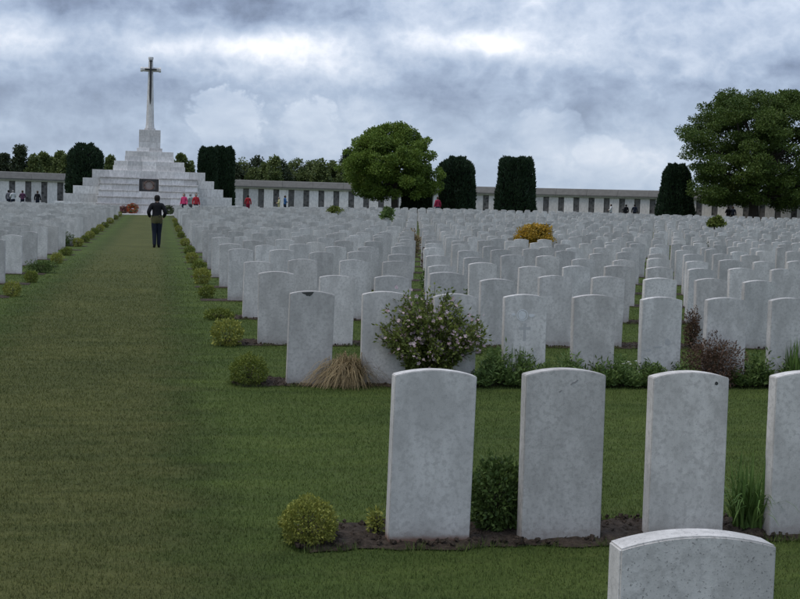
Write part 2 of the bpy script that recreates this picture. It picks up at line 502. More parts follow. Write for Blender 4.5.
# ------------------------------------------------------------------ ground
def axis_lines(lo, hi, near, step, grow):
    a = [0.0]; s = step
    while a[-1] < hi:
        a.append(a[-1] + s)
        if a[-1] > near:
            s *= grow
    b = [0.0]; s = step
    while b[-1] > lo:
        b.append(b[-1] - s)
        if -b[-1] > near:
            s *= grow
    return np.array(sorted(set(a + b)))
gx_ = axis_lines(-2500, 2500, 70, 2.0, 1.35)
gy_ = axis_lines(-60, 4000, 140, 2.0, 1.35)
XX, YY = np.meshgrid(gx_, gy_)
ZZ = np.vectorize(gz)(XX, YY)
nx, ny = len(gx_), len(gy_)
idx = np.arange(nx * ny).reshape(ny, nx)
quads = np.stack([idx[:-1, :-1], idx[:-1, 1:], idx[1:, 1:], idx[1:, :-1]], -1).reshape(-1, 4)
structure(link('lawn', npmesh('lawn', np.stack([XX, YY, ZZ], -1).reshape(-1, 3), quads, True), M['lawn']))

# ------------------------------------------------------------------ rows of the cemetery
ROW_A, ROW_B, ROW_S, PITCH = 5.70, 10.909, 3.132, 0.624
X_RIGHT, X_LEFT = 1.092, -2.632
ROWS = [ROW_B + ROW_S * k for k in range(28)]
SW, SH, SC, ST = 0.38, 0.778, 0.805, 0.078
def view_x(y):
    """x range seen at world y (a little wider than the frame)"""
    return at_y(-25, 230, y).x, at_y(825, 230, y).x
BEDS = []                                  # x0, x1, y0, y1
def soil_bed(x0, x1, y, dense):
    y0, y1 = y - 0.075, y + 0.40
    n = max(4, int((x1 - x0) / (0.03 if dense else 0.5)))
    m = 12 if dense else 4
    V, Q = [], []
    for i in range(n + 1):
        for j in range(m + 1):
            fx, fy = i / n, j / m
            x = x0 + (x1 - x0) * fx; yy = y0 + (y1 - y0) * fy
            edge = min(fy, 1 - fy, fx * n / m, (1 - fx) * n / m) * 4
            if dense:
                yy += (0.022 * math.sin(x * 9.0 + y) + 0.014 * math.sin(x * 23.0 + 2 * y) + random.uniform(-0.008, 0.008)) * abs(2 * fy - 1)
                x += (0.09 * (2 * fy - 1) ** 2 + random.uniform(-0.015, 0.015)) * max(0.0, 1 - (x - x0) / 0.25)
            z = gz(x, yy) + 0.006 + min(1, max(0, edge)) * (0.012 + (random.uniform(0, 0.022) if dense else 0.008))
            V.append((x, yy, z))
    for i in range(n):
        for j in range(m):
            a = i * (m + 1) + j
            Q.append((a, a + m + 1, a + m + 2, a + 1))
    mb = MB(); mb.add(V, Q)
    if dense:                               # clods and bark chips
        for _ in range(int((x1 - x0) * 300)):
            cx, cy = random.uniform(x0 + 0.02, x1), random.uniform(y0 + 0.01, y1)
            s = random.uniform(0.006, 0.02)
            q = Quaternion((random.gauss(0, 1), random.gauss(0, 1), random.gauss(0, 1), random.gauss(0, 1))).normalized()
            pv = [q @ Vector(p) * s for p in ((1, 0, 0), (-1, 0.2, 0), (0, 0.9, 0), (0, -0.8, 0.1), (0, 0, 0.7), (0.1, 0, -0.7))]
            mb.add([(p.x + cx, p.y + cy, p.z + 0.025 + gz(cx, cy)) for p in pv], [(0, 2, 4), (2, 1, 4), (1, 3, 4), (3, 0, 4), (2, 0, 5), (1, 2, 5), (3, 1, 5), (0, 3, 5)])
    o = link('soil_bed', mb.mesh('soil_bed'), M['soil'])
    structure(o)
    BEDS.append((x0, x1, y0, y1))
soil_bed(0.60, view_x(ROW_A)[1] + 0.6, ROW_A, True)
soil_bed(0.62, view_x(ROW_B)[1] + 0.4, ROW_B, True)
soil_bed(0.75, 3.4, 2.72, True)
for k, y in enumerate(ROWS[1:]):
    soil_bed(0.66, view_x(y)[1], y, k < 2)
    if view_x(y)[0] < X_LEFT:
        soil_bed(view_x(y)[0], -2.2, y, False)

# ------------------------------------------------------------------ headstones
def stone_profile(n, w=SW, h=SH, c=SC):
    r = ((w / 2) ** 2 + (c - h) ** 2) / (2 * (c - h))
    pts = [(-w / 2, -0.06), (w / 2, -0.06)]
    a = math.asin(w / 2 / r)
    for i in range(n + 1):
        t = a - 2 * a * i / n
        pts.append((r * math.sin(t), c - r + r * math.cos(t)))
    return pts
def stone_mesh(name, n, bev, w=SW, h=SH, c=SC, t=ST):
    p = stone_profile(n, w, h, c)
    k = len(p)
    mb = MB()
    mb.add([(x, 0, z) for x, z in p] + [(x, t, z) for x, z in p],
           [tuple(range(k)), tuple(range(2 * k - 1, k - 1, -1))] + [(j, j + k, (j + 1) % k + k, (j + 1) % k) for j in range(k)])
    me = mb.mesh(name)
    bm = bmesh.new(); bm.from_mesh(me)
    bmesh.ops.recalc_face_normals(bm, faces=bm.faces)
    if bev:
        es = [e for e in bm.edges if e.calc_face_angle() > R(40)]
        bmesh.ops.bevel(bm, geom=es, offset=bev, segments=2, affect='EDGES')
    bm.to_mesh(me); bm.free()
    return me
near_mesh = [stone_mesh('headstone', 12, 0.0035, SW + d, SH + e, SC + e) for d, e in ((0, 0), (0.004, 0.006), (-0.004, -0.004))]
mid_mesh = [stone_mesh('headstone_plain', 8, 0.003, SW + d, SH + e, SC + e) for d, e in ((0, 0), (0.004, 0.005))]
for me in near_mesh + mid_mesh:
    me.materials.append(M['stone'])
def headstone(x, y, me, label, group=None, lean=0.6, mat=None, rz=None, dz=0.0):
    """x = middle of the stone, y = front face"""
    o = bpy.data.objects.new('headstone', me)
    C.objects.link(o)
    o.location = (x, y, gz(x, y) + dz)
    o.rotation_euler = (R(random.uniform(-lean, lean)), R(random.uniform(-lean, lean)), R(random.uniform(-1.2, 1.2)) if rz is None else rz)
    if mat:
        o.material_slots[0].link = 'OBJECT'
        o.material_slots[0].material = M[mat]
    return tag(o, label, 'headstone', group)
def xm(u0, u1, v, y):
    return (at_y(u0, v, y).x + at_y(u1, v, y).x) / 2
# the stone whose top rises in front
oC = headstone(xm(616, 781.5, 545, 2.78), 2.78, stone_mesh('headstone_front', 16, 0.004, 0.384), 'pitted headstone standing alone in front of the row with box ball', lean=0, mat=None, rz=0.0, dz=-0.010)
oC.data.materials.append(M['stone_pitted'])
# row with the golden box ball
A_px = [(389, 473.5), (523.2, 604.5), (649.5, 727.8), (770.7, 848)]
A_lab = ['headstone with reddish soil stain at its foot, at the row end beside golden box ball',
         'headstone between the round dark green bush and a gap of bare soil',
         'clean headstone with one small black spot near its top corner',
         'headstone next to the clump of green strap leaves']
A_rot = [1.2, 0.3, -0.2, 0]
rowA = []
for i, (a, b_) in enumerate(A_px):
    o = headstone(xm(a, b_, 455, ROW_A), ROW_A, near_mesh[i % 3], A_lab[i], 'front row headstones', lean=0.25, mat='stone_red' if i == 0 else None, rz=R(A_rot[i]))
    rowA.append(o)
rowA[0].rotation_euler.y = R(0.9)
# row with the flowering shrub
B_px = [(286.5, 333), (361.5, 407), (433, 477), (503.5, 547), (573, 615.5), (640.5, 682.5), (705, 747), (769, 811)]
B_lab = ['headstone with a dark chip on its rounded top, between box ball and brown sedge',
         'headstone half hidden behind the left part of the flowering shrub',
         'headstone hidden behind the pink and white flowering shrub',
         'headstone carved with a round badge and a cross',
         'plain headstone rising from green herbs, between the carved headstones',
         'headstone with a carved spray low on its face',
         'headstone rising behind the plum coloured shrub',
         'headstone beside the tall spiky leaves']
rowB = []
for i, (a, b_) in enumerate(B_px):
    rowB.append(headstone(xm(a, b_, 335, ROW_B), ROW_B, near_mesh[i % 3], B_lab[i], 'headstones of the flowering shrub row', lean=0.4))
rowB[0].rotation_euler.y = R(1.2)
# marks carved into or sitting on single stones
M['carve'] = plain('carved_relief', (0.43, 0.42, 0.41), 0.9, 0.15, 40)
M['carvelight'] = plain('carved_relief_pale', (0.62, 0.62, 0.62), 0.9, 0.12, 40)
M['streak'] = plain('weathered_crack', (0.27, 0.26, 0.25), 0.9, 0.3, 60)
M['spot'] = plain('dark_lichen', (0.055, 0.055, 0.052), 0.9, 0.3, 90)
def relief(name, parts, parent, mat):
    """flat raised strokes: polygons (x, z) given a thickness in front of the face"""
    mb = MB()
    for poly in parts:
        n = len(poly)
        mb.add([(x, -0.0012, z) for x, z in poly] + [(x, 0.004, z) for x, z in poly],
               [tuple(range(n)), tuple(range(2 * n - 1, n - 1, -1))] + [(j, j + n, (j + 1) % n + n, (j + 1) % n) for j in range(n)])
    me = mb.mesh(name)
    bm = bmesh.new(); bm.from_mesh(me); bmesh.ops.recalc_face_normals(bm, faces=bm.faces); bm.to_mesh(me); bm.free()
    return link(name, me, mat, parent)
def disc(cx, cz, rx, rz, n=14, jit=0.0):
    return [(cx + rx * math.cos(2 * math.pi * k / n) * (1 + random.uniform(-jit, jit)), cz + rz * math.sin(2 * math.pi * k / n) * (1 + random.uniform(-jit, jit))) for k in range(n)]
def ringsegs(cx, cz, r0, r1, n=16):
    out = []
    for k in range(n):
        a, b2 = 2 * math.pi * k / n, 2 * math.pi * (k + 0.94) / n
        out.append([(cx + r0 * math.cos(a), cz + r0 * math.sin(a)), (cx + r1 * math.cos(a), cz + r1 * math.sin(a)), (cx + r1 * math.cos(b2), cz + r1 * math.sin(b2)), (cx + r0 * math.cos(b2), cz + r0 * math.sin(b2))])
    return out
s4 = rowB[3]
relief('carved_badge', [disc(-0.03, 0.625, 0.034, 0.042, 12, 0.1)] , s4, M['carvelight'])
relief('badge_rim', ringsegs(-0.03, 0.625, 0.044, 0.052, 14) + [disc(-0.11, 0.632, 0.02, 0.012, 7, 0.3), disc(0.055, 0.622, 0.024, 0.014, 7, 0.3)], s4, M['carvelight'])
relief('carved_cross', [[(-0.018, 0.40), (0.006, 0.40), (0.006, 0.555), (-0.018, 0.555)], [(-0.075, 0.485), (0.062, 0.485), (0.062, 0.515), (-0.075, 0.515)]][:1]
       + [[(-0.06, 0.50), (-0.0195, 0.50), (-0.0195, 0.522), (-0.06, 0.522)], [(0.0075, 0.50), (0.048, 0.50), (0.048, 0.522), (0.0075, 0.522)]], s4, M['carve'])
relief('carved_spray', [disc(0.06, 0.40, 0.03, 0.03, 8, 0.25), disc(-0.04, 0.36, 0.05, 0.012, 8, 0.3), disc(-0.12, 0.33, 0.03, 0.014, 8, 0.3)], rowB[5], M['carve'])
relief('lichen_patch', [[(-0.095, 0.792), (-0.082, 0.781), (-0.064, 0.778), (-0.05, 0.763), (-0.034, 0.766), (-0.026, 0.760), (-0.006, 0.775), (0.004, 0.790), (0.010, 0.799), (-0.03, 0.797)]], rowB[0], M['spot'])
relief('dark_spot', [disc(0.125, 0.748, 0.0085, 0.0085, 9, 0.25)], rowA[2], M['spot'])
relief('weather_streak', [[(0.020, 0.742), (0.026, 0.738), (0.034, 0.747), (0.044, 0.747), (0.058, 0.762), (0.052, 0.764), (0.040, 0.754), (0.030, 0.752)]], rowA[1], M['streak'])
relief('weather_streak', [[(-0.035, 0.708), (-0.030, 0.705), (-0.018, 0.714), (-0.021, 0.717)]], rowA[1], M['streak'])

# all the other ranks
slots = []
for k, y in enumerate(ROWS):
    lo, hi = view_x(y)
    if k > 0:
        i = 0
        pk = PITCH * random.uniform(0.99, 1.012)
        while X_RIGHT + i * pk < hi:
            slots.append((y, X_RIGHT + i * pk + SW / 2 + (random.gauss(0, 0.022) if i else 0), 1, i)); i += 1
    else:
        pass
    i = 0
    while X_LEFT - i * PITCH > lo and y > 20:
        slots.append((y, X_LEFT - i * PITCH - SW / 2 + random.gauss(0, 0.03), -1, i)); i += 1
skip = set()
# small gaps where a shrub has taken a place
random.seed(21)
def farkey(s):
    return s[0]
slots = [s for s in slots if random.random() > 0.03]
slots.sort(key=farkey)
N_SINGLE = 285
ORD = ['', 'first', 'second', 'third', 'fourth', 'fifth', 'sixth', 'seventh', 'eighth', 'ninth', 'tenth', 'eleventh', 'twelfth', 'thirteenth', 'fourteenth', 'fifteenth', 'sixteenth', 'seventeenth', 'eighteenth', 'nineteenth', 'twentieth']
for n_, (y, x, side, i) in enumerate(slots[:N_SINGLE]):
    rk = ORD[round((y - ROW_B) / ROW_S)]
    if side == 1:
        lab = 'headstone inside the %s rank behind the flowering shrub row' % rk if i else 'headstone ending the %s rank behind the flowering shrub row at the aisle' % rk
        grp = '%s rank of headstones behind the flowering shrub row' % rk
    else:
        lab = 'headstone across the aisle, inside the rank in line with the %s behind the shrub' % rk if i else 'aisle-end headstone across the aisle, in line with the %s rank behind the shrub' % rk
        grp = 'headstones across the aisle in line with the %s rank' % rk
    headstone(x + random.uniform(-0.02, 0.02), y + random.uniform(-0.03, 0.03), mid_mesh[n_ % 2], lab, grp, lean=1.1, dz=random.uniform(-0.04, 0.02))
pf = stone_profile(6)
kf = len(pf)
V, Q5, base_ = [], [], 0
PV = np.array([(x, 0, z) for x, z in pf] + [(x, ST, z) for x, z in pf])
fl = [tuple(range(kf)), tuple(range(2 * kf - 1, kf - 1, -1))] + [(j, j + kf, (j + 1) % kf + kf, (j + 1) % kf) for j in range(kf)]
mbf = MB()
for (y, x, side, i) in slots[N_SINGLE:]:
    if y > 94 and -11 < x < 9.5:
        continue
    a, l1 = R(random.uniform(-1.5, 1.5)), random.uniform(-0.012, 0.012)
    ca, sa = math.cos(a), math.sin(a)
    x += random.uniform(-0.02, 0.02); yy = y + random.uniform(-0.04, 0.04); z0 = gz(x, yy) + random.uniform(-0.04, 0.03)
    mbf.add([(x + q[0] * ca - q[1] * sa + l1 * q[2], yy + q[0] * sa + q[1] * ca, z0 + q[2]) for q in PV], fl)
mef = mbf.mesh('headstone_ranks')
bm = bmesh.new(); bm.from_mesh(mef); bmesh.ops.recalc_face_normals(bm, faces=bm.faces); bm.to_mesh(mef); bm.free()
tag(link('headstone_ranks', mef, M['stone_far']), 'dense distant ranks of pale headstones reaching back to the memorial wall', 'headstones', kind='stuff')

# ------------------------------------------------------------------ foliage builders
def unit(v):
    return v / (np.linalg.norm(v, axis=-1, keepdims=True) + 1e-9)
def leaf_arrays(P, A, L, W, curl=0.0):
    """rhombic leaves at P pointing along A"""
    n = len(P)
    A = unit(A)
    B = unit(np.cross(A, rng.normal(size=(n, 3))))
    Nn = np.cross(A, B)
    L = (np.asarray(L) * rng.uniform(0.7, 1.3, n))[:, None]
    W = (np.asarray(W) * rng.uniform(0.7, 1.3, n))[:, None]
    v = np.stack([P, P + A * L * 0.5 + B * W * 0.5, P + A * L + Nn * L * curl, P + A * L * 0.5 - B * W * 0.5], 1).reshape(-1, 3)
    f = np.arange(4 * n).reshape(n, 4)
    return v, f
def leaf_mesh(name, P, A, L, W, curl=0.15):
    v, f = leaf_arrays(P, A, L, W, curl)
    return npmesh(name, v, f)
def ball_leaves(n, rx, ry, rz, lump_=0.12, shell=0.35, flat_bottom=True, seed=0):
    d = unit(rng.normal(size=(n, 3)))
    ph = rng.uniform(0, 6.28, 6)
    lum = 1 + lump_ * (np.sin(5 * d[:, 0] + ph[0]) * np.sin(5 * d[:, 1] + ph[1]) + 0.7 * np.sin(9 * d[:, 2] + ph[2]) * np.sin(8 * d[:, 0] + ph[3]) + 0.5 * np.sin(15 * d[:, 1] + ph[4]) * np.sin(14 * d[:, 2] + ph[5]))
    r = lum * (1 - shell * rng.random(n) ** 1.6)
    P = d * np.array([rx, ry, rz]) * r[:, None]
    P[:, 2] += rz * 0.92
    A = d + rng.normal(size=(n, 3)) * 0.65 + np.array([0, 0, 0.25])
    if flat_bottom:
        keep = P[:, 2] > 0.005
        P, A = P[keep], A[keep]
    return P, A
def blades(n, spread, h, w, segs=4, droop=0.8, base_r=0.03, upright=1.0, hvar=0.35):
    """arching strap leaves from one crown"""
    V, Fq = [], []
    for i in range(n):
        az = random.uniform(0, 2 * math.pi)
        ln = h * random.uniform(1 - hvar, 1 + hvar * 0.4)
        out = spread * random.uniform(0.1, 1.0)
        bx, by = base_r * random.uniform(-1, 1), base_r * random.uniform(-1, 1)
        ca, sa = math.cos(az), math.sin(az)
        b0 = len(V)
        for s in range(segs + 1):
            t = s / segs
            rr = out * t ** 1.3
            z = ln * upright * (t - droop * t ** 2.6 * (out / max(spread, 1e-6)))
            ww = w * (1 - t) ** 0.7 * (0.6 + 0.4 * min(1, 4 * t + 0.3)) + 0.0006
            cx, cy = bx + ca * rr, by + sa * rr
            V.append((cx - sa * ww / 2, cy + ca * ww / 2, max(0.004, z)))
            V.append((cx + sa * ww / 2, cy - ca * ww / 2, max(0.004, z) + ww * 0.15))
        for s in range(segs):
            a = b0 + 2 * s
            Fq.append((a, a + 1, a + 3, a + 2))
    return V, Fq
def stems_mesh(name, n, r, h, thick=0.004):
    mb = MB()
    for _ in range(n):
        a = random.uniform(0, 6.28); rr = r * random.uniform(0.2, 0.9)
        p1 = Vector((math.cos(a) * rr, math.sin(a) * rr, h * random.uniform(0.7, 1)))
        mb.tube([(p1.x * 0.15, p1.y * 0.15, -0.02), (p1.x * 0.5, p1.y * 0.5, p1.z * 0.5), p1], [thick, thick * 0.8, thick * 0.4], 5)
    return mb.mesh(name, True)
def shrub_thing(name, loc, rx, ry, rz, nleaf, L, W, mat, label, cat, group=None, lump_=0.12, shell=0.4, mesh=None, stem=None):
    t = empty(name, loc)
    if mesh is None:
        P, A = ball_leaves(nleaf, rx, ry, rz, lump_, shell)
        mesh = leaf_mesh('foliage', P, A, L, W)
        mesh.materials.append(M[mat])
    if stem is None:
        stem = stems_mesh('stems', 14, min(rx, ry) * 0.8, rz * 1.5, 0.004)
        stem.materials.append(M['twig'])
    f = bpy.data.objects.new('foliage', mesh); C.objects.link(f); f.parent = t
    s = bpy.data.objects.new('stems', stem); C.objects.link(s); s.parent = t
    tag(t, label, cat, group)
    return t, mesh, stem

# ------------------------------------------------------------------ plants of the two near rows
p = at_y(309, 520, ROW_A + 0.06)
shrub_thing('box_ball', (p.x, p.y, 0.0), 0.125, 0.12, 0.112, 5600, 0.0145, 0.008, 'box', 'small clipped golden-green box ball at the end of the front bed', 'bush', lump_=0.10)
p = at_y(376, 520, ROW_A + 0.16)
shrub_thing('young_box', (p.x, p.y, 0.0), 0.045, 0.05, 0.075, 350, 0.020, 0.011, 'box', 'small yellow-green sprig beside the reddish stained headstone', 'bush', lump_=0.25, shell=0.9)
p = at_y(497, 500, ROW_A + 0.20)
shrub_thing('round_bush', (p.x, p.y, 0.0), 0.125, 0.13, 0.185, 4200, 0.026, 0.015, 'darkbush', 'round dark green leafy bush wedged between two front headstones', 'bush', lump_=0.14, shell=0.5)
def blade_thing(name, loc, n, spread, h, w, mat, label, cat, **k):
    V, Fq = blades(n, spread, h, w, **k)
    me = npmesh('leaves', np.array(V), np.array(Fq), True)
    t = empty(name, loc)
    link('leaves', me, M[mat], t)
    return tag(t, label, cat)
p = at_y(748, 515, ROW_A + 0.12)
blade_thing('strap_leaf_clump', (p.x, p.y, 0.01), 190, 0.22, 0.42, 0.012, 'lily', 'clump of arching green strap leaves between two front headstones', 'plant', segs=6, droop=0.75, base_r=0.06)

p = at_y(249, 380, ROW_B + 0.02)
shrub_thing('box_ball', (p.x, p.y, 0.0), 0.155, 0.15, 0.135, 4200, 0.019, 0.010, 'boxgreen', 'rough green box ball beside the headstone with the dark chip', 'bush', lump_=0.12)
p = at_y(346, 388, ROW_B - 0.04)
sed = empty('brown_sedge', (p.x, p.y, 0.01))
V_, F_ = [], []
for _ in range(900):
    az = random.uniform(0, 6.283); out = random.uniform(0.10, 0.42); hh = random.uniform(0.12, 0.30) * (1.15 - 0.55 * out / 0.42)
    bx, by = random.gauss(0, 0.05), random.gauss(0, 0.04); ca, sa = math.cos(az), math.sin(az); n0 = len(V_)
    for k in range(8):
        t_ = k / 7; rr = out * t_ ** 1.15; zz = max(0.006, hh * (1 - (2 * t_ ** 0.75 - 1) ** 2) * 0.95 + 0.01); ww = 0.0058 * (1 - 0.75 * t_)
        V_ += [(bx + ca * rr - sa * ww / 2, by + (sa * rr + ca * ww / 2) * 0.85, zz), (bx + ca * rr + sa * ww / 2, by + (sa * rr - ca * ww / 2) * 0.85, zz + 0.001)]
    F_ += [(n0 + 2 * k, n0 + 2 * k + 1, n0 + 2 * k + 3, n0 + 2 * k + 2) for k in range(7)]
link('leaves', npmesh('leaves', np.array(V_), np.array(F_), True), M['sedge'], sed)
tag(sed, 'tawny brown mop-headed sedge in front of the flowering shrub', 'plant')
# flowering shrub: arching stems, leaves and pink-white blooms
def flowering_shrub(loc):
    t = empty('flowering_shrub', loc)
    mb = MB(); P, A, FP = [], [], []
    for i in range(230):
        az = random.uniform(0, 6.28); reach = 0.42 * math.sqrt(random.uniform(0.02, 1.0)); hh = random.uniform(0.42, 0.80) * (1 - 0.22 * (reach / 0.42) ** 3)
        pts = [Vector((0.03 * math.cos(az), 0.03 * math.sin(az), -0.02))]
        for s in range(1, 7):
            q = s / 6
            pts.append(Vector((math.cos(az) * reach * q ** 1.2, math.sin(az) * reach * 0.8 * q ** 1.2, hh * (q - 0.22 * q ** 3 * reach / 0.42))) + Vector((random.gauss(0, 0.012), random.gauss(0, 0.012), random.gauss(0, 0.01))))
        mb.tube(pts, [0.006, 0.005, 0.0045, 0.004, 0.003, 0.0025, 0.0015], 5)
        for s in range(78):
            q = random.uniform(0.12, 1.0) * 5.99
            k = int(q); w_ = q - k
            c = pts[k].lerp(pts[k + 1], w_)
            o = Vector((random.gauss(0, 1), random.gauss(0, 1), random.gauss(0, 1))).normalized()
            c = c + o * random.uniform(0, 0.045)
            if c.z < 0.02:
                continue
            P.append(c); A.append(o * 0.9 + Vector((math.cos(az), math.sin(az), 0.4)) * 0.7)
        for s in range(random.choice((0, 1, 3, 4, 6, 8))):
            q = random.uniform(0.55, 1.0) * 5.99
            k = int(q)
            FP.append((pts[k].lerp(pts[k + 1], q - k) + Vector((random.gauss(0, 0.035), random.gauss(0, 0.03) - 0.01, random.gauss(0, 0.03)))))
    link('stems', mb.mesh('stems', True), M['twig'], t)
    me = leaf_mesh('foliage', np.array(P), np.array(A), 0.034, 0.017)
    link('foliage', me, M['shrub'], t)
    v, f = [], []
    for c in FP:
        nrm = Vector((random.gauss(0, 0.6), random.gauss(-0.7, 0.5), random.gauss(0.5, 0.5))).normalized()
        a = nrm.orthogonal().normalized(); b2 = nrm.cross(a)
        s = random.uniform(0.010, 0.019)
        for k in range(5):
            th = k * 1.2566 + random.uniform(-0.2, 0.2)
            d1 = a * math.cos(th) + b2 * math.sin(th); d2 = a * math.cos(th + 0.5) + b2 * math.sin(th + 0.5); d0 = a * math.cos(th - 0.5) + b2 * math.sin(th - 0.5)
            n0 = len(v)
            v += [c, c + d0 * s * 0.7 + nrm * s * 0.2, c + d1 * s + nrm * s * 0.35, c + d2 * s * 0.7 + nrm * s * 0.2]
            f.append((n0, n0 + 1, n0 + 2, n0 + 3))
    link('blooms', npmesh('blooms', np.array(v), np.array(f)), M['petal'], t)
    return tag(t, 'tall arching shrub dotted with small pink and white blooms', 'shrub')
p = at_y(428, 385, ROW_B + 0.02)
flowering_shrub((p.x, p.y - 0.02, 0.0)).scale = (1.2, 1.05, 1.15)

# low herbs with upright leafy shoots between the stones of that row
def herb_mesh(w, h, n, bladew=0.012):
    V, Fq = [], []
    for i in range(n):
        x0, y0 = random.uniform(-w / 2, w / 2), random.uniform(-0.12, 0.12)
        hh = h * random.uniform(0.35, 1.15) * (1 - 0.5 * abs(2 * x0 / w) ** 3) * (0.72 + 0.4 * math.sin(x0 * 23 + w * 50))
        lean = Vector((random.gauss(0, 0.18), random.gauss(0, 0.18), 1)).normalized()
        for j in range(9):
            z = hh * (0.15 + 0.85 * random.random())
            c = Vector((x0, y0, 0)) + lean * z
            o = Vector((random.gauss(0, 1), random.gauss(0, 1), random.uniform(0.2, 1.4))).normalized()
            s = o.cross(Vector((random.gauss(0, 1), random.gauss(0, 1), random.gauss(0, 1)))).normalized()
            L = random.uniform(0.03, 0.065)
            n0 = len(V)
            V += [c, c + o * L * 0.5 + s * bladew * 0.5, c + o * L, c + o * L * 0.5 - s * bladew * 0.5]
            Fq.append((n0, n0 + 1, n0 + 2, n0 + 3))
    return npmesh('foliage', np.array([tuple(q) for q in V]), np.array(Fq))
for (u0, u1, hh, yy, mat, lab) in (
        (478, 532, 0.34, -0.02, 'herb', 'green upright herb clump at the foot of the badge-carved headstone'),
        (540, 604, 0.26, 0.0, 'herb', 'low spreading green herb in front of the plain headstone'),
        (600, 652, 0.24, -0.01, 'herb', 'low spreading green herb in front of the spray-carved headstone'),
        (648, 690, 0.20, -0.03, 'darkbush', 'low dark herb patch at the foot of the plum shrub'),
        (738, 786, 0.28, -0.02, 'darkbush', 'dense low green mound beside the plum coloured shrub')):
    a, b2 = at_y(u0, 385, ROW_B + yy - 0.06), at_y(u1, 385, ROW_B + yy - 0.06)
    t = empty('herb_clump', ((a.x + b2.x) / 2, ROW_B + yy - 0.02, 0.01))
    w_ = b2.x - a.x
    link('foliage', herb_mesh(w_ + 0.08, hh, int(520 * w_ / 0.5), 0.014), M[mat], t)
    tag(t, lab, 'plant')
p = at_y(795, 385, ROW_B - 0.02)
blade_thing('spiky_leaf_clump', (p.x, p.y, 0.01), 150, 0.15, 0.44, 0.018, 'lily', 'tall spiky upright green leaves beyond the low green mound', 'plant', segs=4, droop=0.2, base_r=0.10)
p = at_y(512, 388, ROW_B + 0.06)
blade_thing('spiky_leaf_clump', (p.x, p.y, 0.01), 130, 0.16, 0.36, 0.014, 'lily', 'spiky upright leaves rising against the badge-carved headstone', 'plant', segs=4, droop=0.2, base_r=0.09)
p = at_y(712, 378, ROW_B - 0.05)
shrub_thing('plum_shrub', (p.x, p.y, 0.0), 0.28, 0.16, 0.235, 5200, 0.022, 0.011, 'redshrub', 'low twiggy plum coloured shrub in front of a headstone', 'shrub', lump_=0.16, shell=0.75)
p = at_y(692, 335, ROWS[1] - 0.02)
shrub_thing('plum_bush', (p.x, p.y, 0.0), 0.09, 0.09, 0.24, 1100, 0.03, 0.015, 'redshrub', 'narrow dark plum bush seen in the gap behind the spray-carved headstone', 'shrub', lump_=0.2, shell=0.8)
# a patch of white flowers
def flower_patch(u, v):
    g = on_ground(u, v); t = empty('white_flower', (g.x, g.y, g.z))
    V, Fq = [], []
    for _ in range(16):
        c = Vector((random.gauss(0, 0.05), random.gauss(0, 0.04), random.uniform(0.05, 0.14)))
        for k in range(5):
            th = k * 1.2566; s = 0.018
            n0 = len(V)
            V += [c, c + Vector((math.cos(th - 0.5), math.sin(th - 0.5), 0.25)) * s * 0.8, c + Vector((math.cos(th), math.sin(th), 0.4)) * s, c + Vector((math.cos(th + 0.5), math.sin(th + 0.5), 0.25)) * s * 0.8]
            Fq.append((n0, n0 + 1, n0 + 2, n0 + 3))
    link('petals', npmesh('petals', np.array([tuple(q) for q in V]), np.array(Fq)), M['whitepetal'], t)
    P, A = ball_leaves(160, 0.09, 0.07, 0.05, 0.1, 0.9)
    link('foliage', leaf_mesh('foliage', P, A, 0.035, 0.014), M['herb'], t)
    tag(t, 'little patch of white flowers behind the plain headstone', 'flowers')
flower_patch(624, 376)

# ------------------------------------------------------------------ box balls along the aisle
P, A = ball_leaves(1500, 0.17, 0.16, 0.15, 0.12, 0.4)
bush_me = [leaf_mesh('foliage', P, A, 0.032, 0.018)]
P, A = ball_leaves(1300, 0.16, 0.15, 0.13, 0.16, 0.5)
bush_me.append(leaf_mesh('foliage', P, A, 0.032, 0.018))
bush_me[0].materials.append(M['box']); bush_me[1].materials.append(M['boxgreen'])
bush_st = stems_mesh('stems', 12, 0.12, 0.22); bush_st.materials.append(M['twig'])
LABR = '%s box ball along the aisle past the one beside the chipped headstone'
LABL = '%s box ball along the aisle edge across from the flowering shrub, counted towards the cross'
def aisle_bush(x, y, s, side, k):
    t, _, _ = shrub_thing('box_ball', (x, y, gz(x, y)), 0, 0, 0, 0, 0, 0, None, (LABR if side > 0 else LABL) % ORD[k + 1], 'bush', 'box balls along the aisle' if side > 0 else 'box balls along the far side of the aisle', mesh=bush_me[k % 2], stem=bush_st)
    t.rotation_euler.z = random.uniform(0, 6.28)
    t.scale = (s, s, s * random.uniform(0.9, 1.05))
for k, (u, v, wpx) in enumerate(((227, 347, 31), (206, 299, 18), (202, 285, 18), (199, 274, 16), (192, 264, 13), (189, 256, 12), (185, 247, 10), (181, 239, 8.5), (178.5, 233, 7.5), (176.5, 228, 6.5), (175, 223.5, 5.5))):
    g = on_ground(u, v - 1)
    aisle_bush(g.x, g.y, wpx / px_per_m(g) / 0.34, 1, k)
for k, (u, v, wpx) in enumerate(((12, 297, 17), (31, 283, 15), (57, 264, 13), (66, 256, 12), (78, 247, 11), (85, 243, 10), (90, 239, 9.5), (95, 235, 9), (100, 232, 8.5), (105, 228, 8), (110, 224, 7), (115, 220, 6.5), (119, 217, 6))):
    g = on_ground(u, v - 0.5)
    aisle_bush(g.x, g.y, wpx / px_per_m(g) / 0.34, -1, k)
